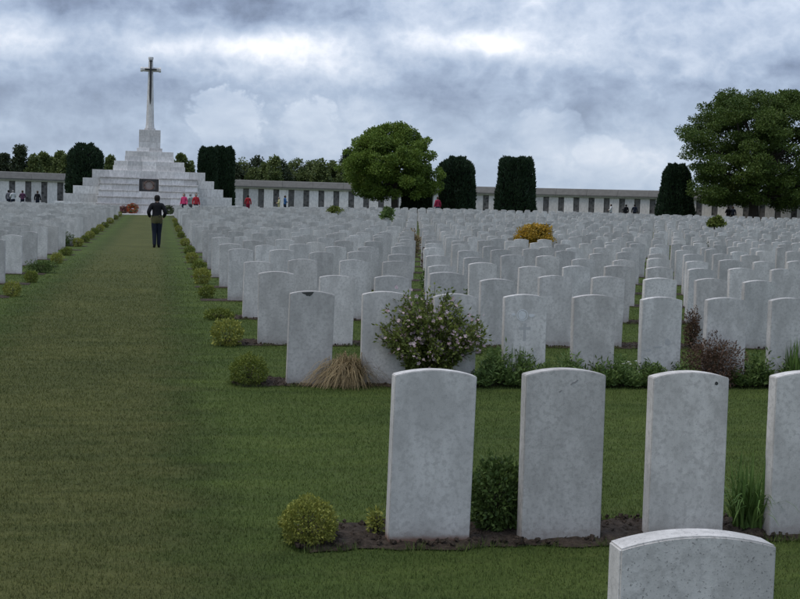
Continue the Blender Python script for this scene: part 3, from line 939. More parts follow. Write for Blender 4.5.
# flattened plants between the balls
g = on_ground(219, 320)
shrub_thing('cushion_plant', (g.x, g.y, 0), 0.19, 0.13, 0.075, 1500, 0.028, 0.014, 'boxgreen', 'low flat green cushion plant between two box balls', 'plant', lump_=0.15)
g = on_ground(41, 273)
shrub_thing('grey_bush', (g.x, g.y, 0), 0.33, 0.2, 0.13, 2000, 0.04, 0.014, 'darkbush', 'wide loose grey-green bush between box balls', 'bush', lump_=0.18, shell=0.7)
g = on_ground(62, 246)
shrub_thing('grey_bush', (g.x, g.y, 0), 0.42, 0.25, 0.22, 1800, 0.06, 0.02, 'darkbush', 'tall loose dark bush leaning out over box balls by the end headstones', 'bush', lump_=0.2, shell=0.8)
# a few plants standing up among the ranks
def among(u, v, rowk, rx, rz, mat, label, name='rank_plant', n=900, L=0.05):
    y = ROWS[rowk] + 0.22
    q = at_y(u, v, y)
    shrub_thing(name, (q.x, y, gz(q.x, y)), rx, rx * 0.8, rz, n, L, L * 0.5, mat, label, 'plant', lump_=0.2, shell=0.8)
among(428, 290, 3, 0.11, 0.30, 'herb', 'upright green plant in the gap right behind the flowering shrub')
among(427, 262, 6, 0.13, 0.34, 'redshrub', 'russet plant in the narrow gap between the ranks')
among(412, 240, 9, 0.28, 0.40, 'sedge', 'tawny grassy plant rising among the ranks', L=0.09)
among(404, 246, 8, 0.16, 0.40, 'redshrub', 'dull purple shrub among the ranks beside the tawny grass')
among(470, 292, 2, 0.10, 0.22, 'darkbush', 'small dark plant between headstones behind the badge-carved one')
among(655, 278, 4, 0.12, 0.30, 'lime', 'bright green plant in the gap between two ranks')
among(706, 258, 7, 0.09, 0.42, 'yew', 'thin dark upright plant between the ranks')
among(740, 290, 3, 0.07, 0.30, 'darkbush', 'slim dark plant between two headstones beyond the plum shrub')
among(787, 296, 2, 0.07, 0.22, 'herb', 'small green plant between headstones beyond the spiky leaves')

# ------------------------------------------------------------------ the cross of sacrifice on its stepped base
MY = 100.0
mz = gz(0, MY)
mc = at_y(148.6, 205, MY + 2.0).x
mon = empty('cross_monument', (mc, MY + 3.0, mz))
def course(x0, x1, y0, y1, z0, z1, bl, name='stone_block', step=False):
    """a course of separate blocks along x, tight joints"""
    n = max(1, round((x1 - x0) / bl))
    w = (x1 - x0) / n
    cache = course.cache
    off = 0.0
    for i in range(n):
        key = (round(w, 3), round(y1 - y0, 3), round(z1 - z0, 3))
        if key not in cache:
            mb = MB(); mb.box(-w / 2 + 0.003, w / 2 - 0.003, 0, y1 - y0, 0, z1 - z0 - 0.003)
            me = mb.mesh(name, bevel=0.008); me.materials.append(M['stone_mon']); cache[key] = me
        o = bpy.data.objects.new(name, cache[key]); C.objects.link(o); o.parent = mon
        o.location = (x0 + w * (i + 0.5), y0 + random.uniform(-0.006, 0.006), z0)
course.cache = {}
# coordinates local to the monument base: x sideways, y towards the wall, z up
def zpx(v, Y=None):                        # height above the base of image row v at the monument
    return at_y(150, v, MY + 3.0 if Y is None else Y).z - mz
lev = [zpx(v) for v in (211.5, 203.5, 195.5, 187.5, 179.5, 171)]     # tops of the wings' steps
half = [8.0, 7.1, 6.4, 5.72, 5.0, 4.3]
z0 = -0.1
for zt, hw in zip(lev, half):              # stepped wing walls, one course per step
    course(-hw, hw, 0.0 - 0.001 * hw, 3.2, z0, zt, 1.25)
    z0 = zt
M['tread'] = stone_mat('worn_tread_stone', (0.66, 0.64, 0.62), (0.42, 0.41, 0.40), base_stain=False)
# broad steps in front of the wings, leading to the bronze wreath
zs = [zpx(v, MY + 1.2) for v in (210, 205, 198, 191.5, 185, 178.5)]
z0 = -0.1
for i, zt in enumerate(zs):
    hw = 3.95 - 0.06 * i
    if i in (3, 4, 5):
        if i == 3:
            course(-hw, hw, -2.2 + 0.36 * i, 0.0, z0, zt, 1.1)
        else:
            course(-hw, -0.74, -2.2 + 0.36 * i, 0.0, z0, zt, 1.1)
            course(0.74, hw, -2.2 + 0.36 * i, 0.0, z0, zt, 1.1)
    else:
        course(-hw, hw, -2.2 + 0.36 * i, 0.0, z0, zt, 1.1)
    if i:                                  # treads overhang their risers
        yf = -2.2 + 0.36 * i - 0.09
        for (xa, xb) in (((-hw - 0.05, hw + 0.05),) if i < 3 else ((-hw - 0.05, -0.76), (0.76, hw + 0.05))):
            tm = MB(); tm.box(xa, xb, yf, yf + 0.40, zt - 0.001, zt + 0.085)
            link('step_tread', tm.mesh('step_tread', bevel=0.012), M['tread'], mon)
    z0 = zt
# upper tiers
zt1, zt2, zt3, zt4 = zpx(171), zpx(161.5, MY + 3.5), zpx(151.5, MY + 3.8), zpx(129.8, MY + 4.2)
course(-2.75, 2.75, 0.35, 2.9, zt1, (zt1 + zt2) / 2, 1.1)
course(-2.68, 2.68, 0.40, 2.85, (zt1 + zt2) / 2, zt2, 1.0)
course(-1.88, 1.88, 0.7, 2.6, zt2, (zt2 + zt3) / 2, 1.25)
course(-1.84, 1.84, 0.74, 2.55, (zt2 + zt3) / 2, zt3, 0.92)
hb = (zt4 - zt3)
course(-0.98, 0.98, 1.0, 2.4, zt3, zt3 + 0.16 * hb, 0.98)
for j in range(3):
    course(-0.83, 0.83, 1.1, 2.3, zt3 + hb * (0.16 + 0.28 * j), zt3 + hb * (0.16 + 0.28 * (j + 1)), 0.83 if j % 2 else 1.66)
# the cross: octagonal tapering shaft, arms with stepped ends, bronze sword
ztop, zarm = zpx(57, MY + 4.7), zpx(69.5, MY + 4.7)
def octr(cx, cz, rx, ry, y=1.7, n=8):
    return [(cx + rx * math.cos(math.pi / 8 + k * math.pi / 4) * 1.082, y + ry * math.sin(math.pi / 8 + k * math.pi / 4) * 1.082, cz) for k in range(n)]
mb = MB()
mb.loft([octr(0, zt4 - 0.01, 0.42, 0.36), octr(0, zt4 + 0.14, 0.42, 0.36)])
mb.loft([octr(0, zt4 + 0.14, 0.345, 0.30), octr(0, zt4 + 0.55, 0.31, 0.27), octr(0, zarm - 0.30, 0.195, 0.17), octr(0, zarm, 0.185, 0.16), octr(0, ztop - 0.16, 0.165, 0.145)])
mb.loft([octr(0, ztop - 0.16, 0.205, 0.18), octr(0, ztop, 0.195, 0.17)])
shaft = link('cross_shaft', mb.mesh('cross_shaft'), M['stone_mon'], mon)
for s in (-1, 1):
    mb = MB()
    def arm(xs, r):
        return [(s * xs, 1.7 + r * 0.85 * math.cos(math.pi / 8 + k * math.pi / 4), zarm + r * math.sin(math.pi / 8 + k * math.pi / 4)) for k in range(8)]
    mb.loft([arm(0.10, 0.19), arm(0.62, 0.175)]); mb.loft([arm(0.62, 0.21), arm(0.79, 0.20)])
    me = mb.mesh('cross_arm')
    bm = bmesh.new(); bm.from_mesh(me); bmesh.ops.recalc_face_normals(bm, faces=bm.faces); bm.to_mesh(me); bm.free()
    link('cross_arm', me, M['stone_mon'], shaft)
M['bronze'] = plain('dark_bronze', (0.034, 0.033, 0.033), 0.6, 0.4, 14, 0.4, 0.15)
sw = MB()
ys = 1.7 - 0.30
zb = zpx(104, MY + 4.5)
sw.loft([[(-0.015, ys, zb), (0.015, ys, zb), (0.015, ys + 0.16, zb), (-0.015, ys + 0.16, zb)], [(-0.07, ys, zb + 0.5), (0.07, ys, zb + 0.5), (0.07, ys + 0.16, zb + 0.5), (-0.07, ys + 0.16, zb + 0.5)],
         [(-0.085, ys, zarm - 0.05), (0.085, ys, zarm - 0.05), (0.085, ys + 0.16, zarm - 0.05), (-0.085, ys + 0.16, zarm - 0.05)]])
sw.box(-0.46, 0.46, ys - 0.012, ys + 0.15, zarm - 0.05, zarm + 0.05)
sw.tube([(0, ys + 0.07, zarm + 0.05), (0, ys + 0.07, zarm + 0.58)], 0.06, 8)
sw.loft([[(0.11 * math.cos(k * 0.785), ys + 0.07 + 0.07 * math.sin(k * 0.785), zarm + 0.58 + dz_) for k in range(8)] for dz_ in (0, 0.06, 0.12)])
link('bronze_sword', sw.mesh('bronze_sword'), M['bronze'], shaft)
# niche with bronze wreath
nz0, nz1 = zs[3], zs[5]
M['niche'] = plain('old_concrete', (0.25, 0.21, 0.19), 0.9, 0.3, 8)
mb = MB(); mb.box(-0.735, 0.735, -0.25, -0.003, nz0 + 0.003, nz1)
bunk = link('bunker_face', mb.mesh('bunker_face'), M['niche'], mon)
for (x0, x1, a, b2) in ((-0.70, -0.50, nz0 + 0.01, nz1 - 0.01), (0.50, 0.70, nz0 + 0.01, nz1 - 0.01), (-0.498, 0.498, nz0 + 0.01, nz0 + 0.17), (-0.498, 0.498, nz1 - 0.20, nz1 - 0.01)):
    mb = MB(); mb.box(x0, x1, -0.36, -0.252, a, b2)
    link('bronze_frame', mb.mesh('bronze_frame', bevel=0.01), M['bronze'], bunk)
M['wreathbronze'] = plain('bronze_wreath', (0.16, 0.105, 0.085), 0.6, 0.4, 20, 0.5, 0.3)
mb = MB()
cz_ = (nz0 + nz1) / 2
ring = [Vector((0.36 * math.cos(k * math.pi / 16), -0.30, cz_ + 0.36 * math.sin(k * math.pi / 16))) for k in range(33)]
mb.tube(ring, [0.06 + 0.012 * (k % 2) for k in range(33)], 7)
link('bronze_wreath', mb.mesh('bronze_wreath'), M['wreathbronze'], bunk)
tag(mon, 'tall pale stone cross with bronze sword on a wide stepped pyramid base', 'monument')
# pavement strip at the foot of the steps
pv = MB(); pv.box(mc - 4.6, mc + 4.6, MY - 1.6, MY + 0.75, mz - 0.1, mz + 0.05)
structure(link('stone_pavement', pv.mesh('stone_pavement', bevel=0.01), M['stone_mon']))

# ------------------------------------------------------------------ memorial wall: flint wall with stone name panels and tiled coping
M['flint'] = None
def flint_mat():
    m, nt, b, out = newmat('flint')
    ge = nd(nt, 'ShaderNodeNewGeometry')
    v = nd(nt, 'ShaderNodeTexVoronoi'); v.inputs['Scale'].default_value = 3.8; nt.links.new(ge.outputs['Position'], v.inputs['Vector'])
    n = noise(nt, ge.outputs['Position'], 3.0, 4)
    c = mixc(nt, v.outputs['Color'], (0.003, 0.003, 0.004), (0.20, 0.18, 0.17))
    c = mixc(nt, ramp(nt, v.outputs['Distance'], [(0.30, 0.0), (0.55, 0.5)]), c, (0.17, 0.16, 0.15))
    c = mixc(nt, mth(nt, 'MULTIPLY', n, 0.5), c, (0.03, 0.03, 0.03))
    nt.links.new(c, b.inputs['Base Color']); b.inputs['Roughness'].default_value = 0.6
    bump(nt, v.outputs['Distance'], 0.6, 0.05, b)
    return m
M['flint'] = flint_mat()
M['coping'] = plain('weathered_coping_tile', (0.135, 0.13, 0.12), 0.9, 0.35, 3)
M['panel'] = stone_mat('name_panel_stone', (0.82, 0.78, 0.75), (0.68, 0.65, 0.625), base_stain=False)
WC, WR = Vector((10, 70)), 60.0
WTOP = 3.80
PW = 1.5
wall = empty('memorial_wall', (10, 130, 0.4))
winv = Vector((-10, -130, -0.4))
def wpt(s, r, z):
    """point on the wall line: s metres along, r metres in front (towards the lawn)"""
    th = s / WR
    lim = R(52)
    if abs(th) <= lim:
        d = Vector((math.sin(th), math.cos(th))); q = WC + d * (WR - r)
    else:
        sg = 1 if th > 0 else -1
        d = Vector((math.sin(sg * lim), math.cos(lim))); tg = Vector((math.cos(lim), -math.sin(sg * lim) )) if sg > 0 else Vector((-math.cos(lim), -math.sin(lim)))
        q = WC + d * (WR - r) + tg * (abs(s) - lim * WR)
    return Vector((q.x, q.y, z)) + winv
S0, S1 = -40.5, 66.0
nseg = int((S1 - S0) / PW)
def sweep(name, prof, s0, s1, n, mat, parent=wall):
    mb = MB()
    mb.loft([[wpt(s0 + (s1 - s0) * i / n, r, z) for r, z in prof] for i in range(n + 1)])
    me = mb.mesh(name)
    bm = bmesh.new(); bm.from_mesh(me); bmesh.ops.recalc_face_normals(bm, faces=bm.faces); bm.to_mesh(me); bm.free()
    return link(name, me, mat, parent)
sweep('flint_wall', [(0.0, -0.3), (0.0, WTOP - 0.80), (-0.5, WTOP - 0.80), (-0.5, -0.3)], S0, S1, nseg, M['flint'])
sweep('cornice', [(0.16, WTOP - 0.85), (0.16, WTOP - 0.80), (0.30, WTOP - 0.78), (0.30, WTOP - 0.70), (-0.55, WTOP - 0.70), (-0.55, WTOP - 0.797), (0.001, WTOP - 0.797), (0.001, WTOP - 0.85)], S0, S1, nseg, M['panel'])
nc = nseg // 2
for i in range(nc):                        # coping in lengths, tight joints
    a = S0 + (S1 - S0) * i / nc; b2 = S0 + (S1 - S0) * (i + 1) / nc - 0.015
    sweep('coping_length', [(0.40, WTOP - 0.697), (0.40, WTOP - 0.60), (0.0, WTOP - 0.06), (-0.15, WTOP), (-0.35, WTOP), (-0.65, WTOP - 0.60), (-0.65, WTOP - 0.697)], a, b2, 2, M['coping'])
for i in range(nseg):
    a = S0 + PW * i + 0.29; b2 = a + PW - 0.58
    sweep('name_panel', [(0.002, -0.2), (0.10, -0.2), (0.10, WTOP - 0.853), (0.002, WTOP - 0.853)], a, b2, 1, M['panel'])
tag(wall, 'long curved flint memorial wall with pale stone name panels and grey coping', 'wall')
# small white gate pier among the yews
q = at_y(435, 206, 103.0)
pier = empty('stone_pier', (q.x, 103.0, gz(q.x, 103)))
hz_ = at_y(435, 187, 103.0).z - gz(q.x, 103)
mb = MB(); mb.box(-0.20, 0.20, -0.2, 0.2, -0.1, hz_ - 0.28); link('pier_shaft', mb.mesh('pier_shaft', bevel=0.01), M['stone_mon'], pier)
mb = MB(); mb.box(-0.28, 0.28, -0.28, 0.28, hz_ - 0.277, hz_ - 0.14); mb.box(-0.22, 0.22, -0.22, 0.22, hz_ - 0.138, hz_); link('pier_cap', mb.mesh('pier_cap', bevel=0.01), M['stone_mon'], pier)
tag(pier, 'short white stone pier standing between two dark yews', 'pillar')

# ------------------------------------------------------------------ clipped yews
def yew(u0, u1, vt, Y, label, taper=0.12, flat=0.5, nleaf=9000, top_w=None):
    a, b2 = at_y(u0, 205, Y), at_y(u1, 205, Y)
    x = (a.x + b2.x) / 2; rx = (b2.x - a.x) / 2
    z0 = gz(x, Y); h = at_y((u0 + u1) / 2, vt, Y).z - z0
    t = empty('clipped_yew', (x, Y, z0))
    ph = [random.uniform(0, 6.28) for _ in range(6)]
    ry = rx * 0.85
    def prof(f):
        w = 1 - taper * f
        if f > 0.82:
            w *= math.sqrt(max(0.0, 1 - ((f - 0.82) / 0.18) ** 2 * (1 - flat)))
        return w
    def rad(th, f):
        ribs = 0.05 * math.sin(7 * th + ph[0]) + 0.035 * math.sin(13 * th + ph[1] + 2 * f) + 0.03 * math.sin(9 * f + 3 * th + ph[2])
        return prof(f) * (1 + ribs)
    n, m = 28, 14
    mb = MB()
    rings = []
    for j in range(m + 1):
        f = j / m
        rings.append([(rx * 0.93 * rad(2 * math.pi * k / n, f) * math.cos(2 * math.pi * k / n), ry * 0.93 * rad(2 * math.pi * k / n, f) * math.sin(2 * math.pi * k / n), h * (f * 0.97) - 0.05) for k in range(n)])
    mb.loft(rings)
    link('light_block_core', mb.mesh('light_block_core', True), M['yewcore'], t)  # dark solid core added to stop light passing through the leaf shell
    P, A = [], []
    for _ in range(nleaf):
        th = random.uniform(0, 6.283)
        if random.random() < 0.16:
            f = 1.0; q = math.sqrt(random.random()); rr = rad(th, 1.0) * q
            z = h * (0.985 + 0.03 * math.sin(5 * th + ph[3]) * q + 0.02 * math.sin(17 * th * q + ph[4]))
        else:
            f = random.random(); rr = rad(th, f); z = h * f * 0.985
        P.append((rx * rr * math.cos(th), ry * rr * math.sin(th), z)); A.append((math.cos(th) * 0.5, math.sin(th) * 0.5, 0.9 if f < 1 else 1.6))
    P = np.array(P); A = np.array(A) + rng.normal(size=(nleaf, 3)) * 0.25
    link('foliage', leaf_mesh('foliage', P, A, 0.26, 0.11, 0.1), M['yew'], t)
    mb = MB(); mb.tube([(0, 0, -0.2), (0, 0, h * 0.4)], [0.22, 0.15], 8); link('trunk', mb.mesh('trunk'), M['bark'], t)
    return tag(t, label, 'tree', 'clipped columnar yews')
yew(67.5, 102, 147, 111, 'broad round-topped dark clipped yew beside the stepped monument', 0.06, 0.25)
yew(198, 217, 150.5, 112, 'dark clipped yew of a close pair, touching the stepped monument', 0.08, 0.75)
yew(214, 233, 150, 112.6, 'dark clipped yew of a close pair, nearer the green tree', 0.08, 0.75)
yew(402, 434, 180, 107, 'squat dark clipped yew under the green maple-like tree', 0.10, 0.5)
yew(437, 474.5, 160, 108, 'dark round-topped yew beside the short white pier', 0.16, 0.25)
yew(496, 535, 160, 108, 'large flat-topped dark yew standing alone against the memorial wall', 0.20, 0.85)
yew(657, 694, 167, 110, 'tapering dark yew half under the large spreading tree', 0.42, 0.5)

# ------------------------------------------------------------------ trees
def limb_pts(a, b2, n=4, sag=0.1, jit=0.1):
    out = []
    for i in range(n + 1):
        t = i / n
        q = a.lerp(b2, t)
        q = q + Vector((random.gauss(0, jit), random.gauss(0, jit), sag * math.sin(math.pi * t))) * (1 if 0 < i < n else 0)
        out.append(q)
    return out
def tree(name, base, trunk_r, trunk_h, clumps, nleaf, L, mat, label, cat='tree', group=None, flat=0.6, limbs=22):
    """clumps: list of (Vector centre local, radius)"""
    t = empty(name, base)
    mb = MB()
    top = max(c.z for c, r in clumps)
    lean = Vector((random.gauss(0, 0.1), random.gauss(0, 0.1), 0))
    fork = Vector((lean.x, lean.y, trunk_h))
    apex = Vector((lean.x * 2, lean.y * 2, top * 0.86))
    mb.tube([Vector((0, 0, -0.3)), Vector((0, 0, 0.05)), Vector((lean.x * 0.4, lean.y * 0.4, trunk_h * 0.5)), fork, fork.lerp(apex, 0.5), apex], [trunk_r * 1.7, trunk_r * 1.25, trunk_r, trunk_r * 0.9, trunk_r * 0.5, trunk_r * 0.12], 10)
    cs = random.sample(clumps, min(limbs, len(clumps)))
    for c, r in cs:
        st = fork.lerp(apex, random.uniform(0.0, 0.7) * min(1.0, max(0.05, (c.z - trunk_h) / max(0.5, top - trunk_h))))
        r0 = trunk_r * random.uniform(0.28, 0.45)
        pts = limb_pts(st, c, 4, 0.25, 0.12)
        mb.tube(pts, [r0, r0 * 0.8, r0 * 0.6, r0 * 0.4, r0 * 0.15], 6)
    link('trunk', mb.mesh('trunk', True), M['bark'], t)
    wts = np.array([r ** 2 for c, r in clumps]); wts /= wts.sum()
    pick = rng.choice(len(clumps), nleaf, p=wts)
    Cn = np.array([tuple(c) for c, r in clumps])[pick]; Rn = np.array([r for c, r in clumps])[pick]
    d = unit(rng.normal(size=(nleaf, 3)))
    rr = rng.random(nleaf) ** 0.45
    P = Cn + d * (Rn * rr)[:, None] * np.array([1, 1, flat])
    A = d * 0.7 + rng.normal(size=(nleaf, 3)) * 0.7 + np.array([0, 0, 0.1])
    link('crown', leaf_mesh('crown', P, A, L, L * 0.62, 0.2), M[mat], t)
    return tag(t, label, cat, group)
def crown_clumps(outline, n, rmin, rmax, depth=0.85, hollow=0.5):
    """outline: list of (z, x_left, x_right); clumps fill the solid of that outline, denser outside"""
    zs_ = [o[0] for o in outline]
    out = []
    while len(out) < n:
        z = random.uniform(zs_[0], zs_[-1])
        xl = np.interp(z, zs_, [o[1] for o in outline]); xr = np.interp(z, zs_, [o[2] for o in outline])
        cx, hw = (xl + xr) / 2, (xr - xl) / 2
        if random.random() > hw / max((o[2] - o[1]) / 2 for o in outline) + 0.15:
            continue
        r = random.uniform(rmin, rmax)
        a = random.uniform(0, 6.283); q = random.random() ** hollow
        k = max(0.0, hw - r * 0.75)
        out.append((Vector((cx + k * q * math.cos(a), depth * k * q * math.sin(a), z)), r))
    return out
def px_outline(pts, ub, Y):
    """outline in metres about the trunk foot from picture rows (v, u_left, u_right)"""
    b0 = at_y(ub, 205, Y); z0 = gz(b0.x, Y)
    out = []
    for v, ul, ur in pts:
        a, c = at_y(ul, v, Y), at_y(ur, v, Y)
        out.append((a.z - z0, a.x - b0.x, c.x - b0.x))
    return Vector((b0.x, Y, z0)), sorted(out)
# rounded green tree in the middle
bs, ol = px_outline([(194, 356, 425), (186, 343, 443), (172, 334, 444), (158, 338, 443), (145, 352, 436), (134, 366, 422), (125, 380, 408)], 395, 104)
cl_ = crown_clumps(ol, 170, 0.45, 0.8, 0.9)
for u, v in ((381, 128), (397, 125), (415, 131), (356, 141), (346, 152), (427, 140), (439, 170), (338, 168), (368, 133)):
    q = at_y(u, v, 104); cl_.append((Vector((q.x - bs.x, random.uniform(-0.6, 0.6), q.z - bs.z)), 0.32))
tree('round_tree', bs, 0.27, 1.9, cl_, 85000, 0.165, 'maple', 'round bushy mid-green tree with thin dark trunk before the memorial wall', flat=0.75)
# large spreading tree
bs, ol = px_outline([(201, 704, 812), (192, 692, 832), (178, 686, 838), (160, 680, 842), (140, 679, 842), (125, 682, 836), (110, 693, 826), (97, 712, 806), (88, 730, 790)], 754, 103)
zs_ = [o[0] for o in ol]
cl_ = []
nl = 11
for k in range(nl):                        # layered boughs with gaps of sky between them
    z = zs_[0] + (zs_[-1] - zs_[0]) * (k + 0.4) / nl
    xl = np.interp(z, zs_, [o[1] for o in ol]); xr = np.interp(z, zs_, [o[2] for o in ol])
    cx, hw = (xl + xr) / 2, (xr - xl) / 2
    for _ in range(int(12 + 14 * hw / 6.5)):
        r = random.uniform(0.7, 1.2); a = random.uniform(0, 6.283); q = random.random() ** 0.42
        kk = max(0, hw - r * 0.55)
        cl_.append((Vector((cx + kk * q * math.cos(a), 0.9 * kk * q * math.sin(a), z + random.gauss(0, 0.16) - 0.25 * q)), r))
cl_ += crown_clumps(ol, 70, 0.6, 1.0, 0.9)
tree('spreading_tree', bs, 0.42, 2.3, cl_, 130000, 0.18, 'bigtree', 'large dark spreading tree with layered boughs over the memorial wall', flat=0.5, limbs=40)
# trees beyond the wall
def far_tree(u, vt, wpx, vb, Y, mat, label, nleaf=7000, group='trees beyond the memorial wall', spiky=False):
    b0 = at_y(u, 205, Y); z0 = 0.6
    top = at_y(u, vt, Y).z - z0; bot = max(0.6, at_y(u, vb, Y).z - z0 - 1.0)
    hw = wpx / 2 / px_per_m((b0.x, Y, 2))
    if spiky:
        ol_ = [(bot, -hw, hw), ((bot + top) / 2, -hw * 0.7, hw * 0.7), (top, -0.15 * hw, 0.15 * hw)]
    else:
        ol_ = [(bot, -hw * 0.8, hw * 0.8), ((bot + top) / 2, -hw, hw), (bot + 0.8 * (top - bot), -hw * 0.72, hw * 0.72), (top, -0.25 * hw, 0.25 * hw)]
    cc = crown_clumps(ol_, 46, 0.14 * hw + 0.12, 0.36 * hw + 0.2, 0.9, 0.6)
    tree('background_tree', Vector((b0.x, Y, z0)), 0.2, max(0.8, bot), cc, nleaf, 0.27, mat, label, group=group, flat=0.8, limbs=12)
FL = 'ragged green tree of the belt showing over the memorial wall near the yew pair'
hts = (166, 163, 165, 160, 164, 157, 163, 166, 162, 167, 164, 161, 166, 158, 162, 152)
for k, vt in enumerate(hts):
    far_tree(235 + 7.6 * k + random.uniform(-2, 2), vt, random.uniform(20, 34), 196, 150 + random.uniform(-6, 7), 'fartree' if k % 3 else 'fartree2', FL, 4500)
far_tree(20, 148, 34, 180, 148, 'fartree2', 'dark ragged spruce-like tree beyond the memorial wall past the three visitors', spiky=True)
far_tree(4, 156, 22, 180, 150, 'fartree2', 'low dark tree at the wall end past the ragged tree')
for (u, vt, w_) in ((34, 158, 20), (43, 155, 22), (52, 157, 20), (60, 154, 22), (66, 158, 20)):
    far_tree(u, vt, w_, 182, 150 + random.uniform(-4, 5), 'fartree', 'rounded green tree between the ragged tree and the round-topped yew', group='trees between ragged tree and yew')
for (u, vt, w_) in ((110, 158, 18), (180, 155, 18), (189, 163, 16)):
    far_tree(u, vt, w_, 182, 145, 'fartree', 'small tree top peeping over the stepped monument base', group='trees behind the monument')
# small ornamental trees among the stones
def small_tree(u, vt, vb, wpx, vstem, Y, mat, label, n=2600, L=0.09, name='ornamental_tree', flat=0.5):
    b0 = at_y(u, vb, Y); z0 = gz(b0.x, Y)
    top = at_y(u, vt, Y).z - z0; bot = at_y(u, vb, Y).z - z0
    hw = wpx / 2 / px_per_m((b0.x, Y, 1))
    cc = crown_clumps([(bot, -hw, hw * 0.8), ((bot + top) / 2, -hw * 0.95, hw), (top, -hw * 0.35, hw * 0.35)], 34, hw * 0.2, hw * 0.38, 0.9, 0.6)
    tree(name, Vector((b0.x, Y, z0)), 0.04, max(0.3, bot * 0.9), cc, n, L, mat, label, flat=flat, limbs=12)
small_tree(536, 226, 242, 54, 247, ROWS[8] - 0.45, 'gold', 'small amber-leaved tree rising among the headstone ranks', 4200, 0.07)
small_tree(387, 208, 219, 17, 222, ROWS[16] + 0.3, 'herb', 'little drooping green tree among the ranks before the round tree', 1100, 0.12)
small_tree(717, 218, 225, 22, 230, ROWS[14] + 0.3, 'lime', 'little flat-topped yellow-green tree among the ranks', 1300, 0.12)
small_tree(335, 208, 213, 20, 214, ROWS[20] + 0.3, 'lime', 'low yellow-green bush top among the far ranks', 900, 0.13)

# ------------------------------------------------------------------ people
M['skin'] = plain('skin', (0.42, 0.27, 0.20), 0.6, 0.1, 30)
def cloth(name, c):
    M[name] = plain(name, c, 0.85, 0.25, 25, 0.2)
for nme, c in (('black_cloth', (0.012, 0.012, 0.015)), ('navy_cloth', (0.015, 0.02, 0.035)), ('jeans', (0.013, 0.017, 0.028)), ('olive_cloth', (0.075, 0.07, 0.03)), ('pink_cloth', (0.50, 0.05, 0.14)),
               ('red_cloth', (0.38, 0.03, 0.04)), ('green_white_cloth', (0.35, 0.42, 0.38)), ('cream_cloth', (0.45, 0.42, 0.22)), ('blue_cloth', (0.03, 0.10, 0.25)), ('grey_cloth', (0.12, 0.12, 0.14)), ('plum_cloth', (0.10, 0.04, 0.08)),
               ('crimson_cloth', (0.26, 0.02, 0.05)), ('hair_dark', (0.015, 0.012, 0.010)), ('hair_brown', (0.06, 0.035, 0.02)), ('hair_grey', (0.25, 0.24, 0.23)), ('shoe', (0.02, 0.018, 0.016)), ('pale_cloth', (0.55, 0.55, 0.55))):
    cloth(nme, c)
def skin_mesh(name, nodes, edges, sub=2):
    me = bpy.data.meshes.new(name)
    me.from_pydata([n[0] for n in nodes], edges, [])
    o = bpy.data.objects.new(name, me); C.objects.link(o)
    sk = o.modifiers.new('skin', 'SKIN')
    for i, n in enumerate(nodes):
        r = n[1] if isinstance(n[1], tuple) else (n[1], n[1])
        me.skin_vertices[0].data[i].radius = r
    me.skin_vertices[0].data[0].use_root = True
    sb = o.modifiers.new('sub', 'SUBSURF'); sb.levels = sub; sb.render_levels = sub
    dg = bpy.context.evaluated_depsgraph_get()
    out = bpy.data.meshes.new_from_object(o.evaluated_get(dg))
    bpy.data.objects.remove(o); bpy.data.meshes.remove(me)
    return out
def body_pose(stride=0.0, arms='down', seed=0):
    """1.72 m figure facing +Y; returns nodes, edges"""
    N, E = [], []
    def nn(p_, r):
        N.append((p_, r)); return len(N) - 1
    pel = nn((0, 0, 0.93), (0.145, 0.108)); ab = nn((0, 0.01, 1.10), (0.130, 0.098)); ch = nn((0, 0.0, 1.30), (0.142, 0.108)); nb = nn((0, -0.01, 1.44), (0.075, 0.07)); nk = nn((0, 0.0, 1.49), 0.056)
    hd0 = nn((0, 0.015, 1.56), (0.078, 0.090)); hd1 = nn((0, 0.012, 1.64), (0.088, 0.104)); hd2 = nn((0, 0.0, 1.70), (0.064, 0.078))
    for a, b2 in ((pel, ab), (ab, ch), (ch, nb), (nb, nk), (nk, hd0), (hd0, hd1), (hd1, hd2)):
        E.append((a, b2))
    hands = []
    for s in (-1, 1):
        st = stride * s
        hip = nn((s * 0.09, 0.0, 0.86), 0.095); kn = nn((s * 0.075, st * 0.5 + 0.03, 0.50), 0.064); an = nn((s * 0.07, st - 0.02, 0.09), 0.045); he = nn((s * 0.072, st - 0.02, 0.04), (0.042, 0.04)); to = nn((s * 0.09, st + 0.15, 0.03), (0.042, 0.026))
        for a, b2 in ((pel, hip), (hip, kn), (kn, an), (an, he), (he, to)):
            E.append((a, b2))
        sh = nn((s * 0.165, -0.01, 1.40), 0.062)
        if arms == 'down':
            el, wr = (s * 0.25, -0.03 - st * 0.2, 1.12), (s * 0.27, 0.05 - st * 0.5, 0.88)
        elif arms == 'hips':
            el, wr = (s * 0.275, -0.05, 1.15), (s * 0.225, 0.12, 1.0)
        else:
            el, wr = (s * 0.26, 0.02, 1.13), (s * 0.15, 0.22, 1.10)
        e_ = nn(el, 0.047); w_ = nn(wr, 0.030)
        E += [(ch, sh), (sh, e_), (e_, w_)]
        d = (Vector(wr) - Vector(el)).normalized()
        pm = nn(tuple(Vector(wr) + d * 0.055), (0.036, 0.02)); E.append((w_, pm))
        hands.append((Vector(wr), d, s))
    return N, E, hands
BODY = {}
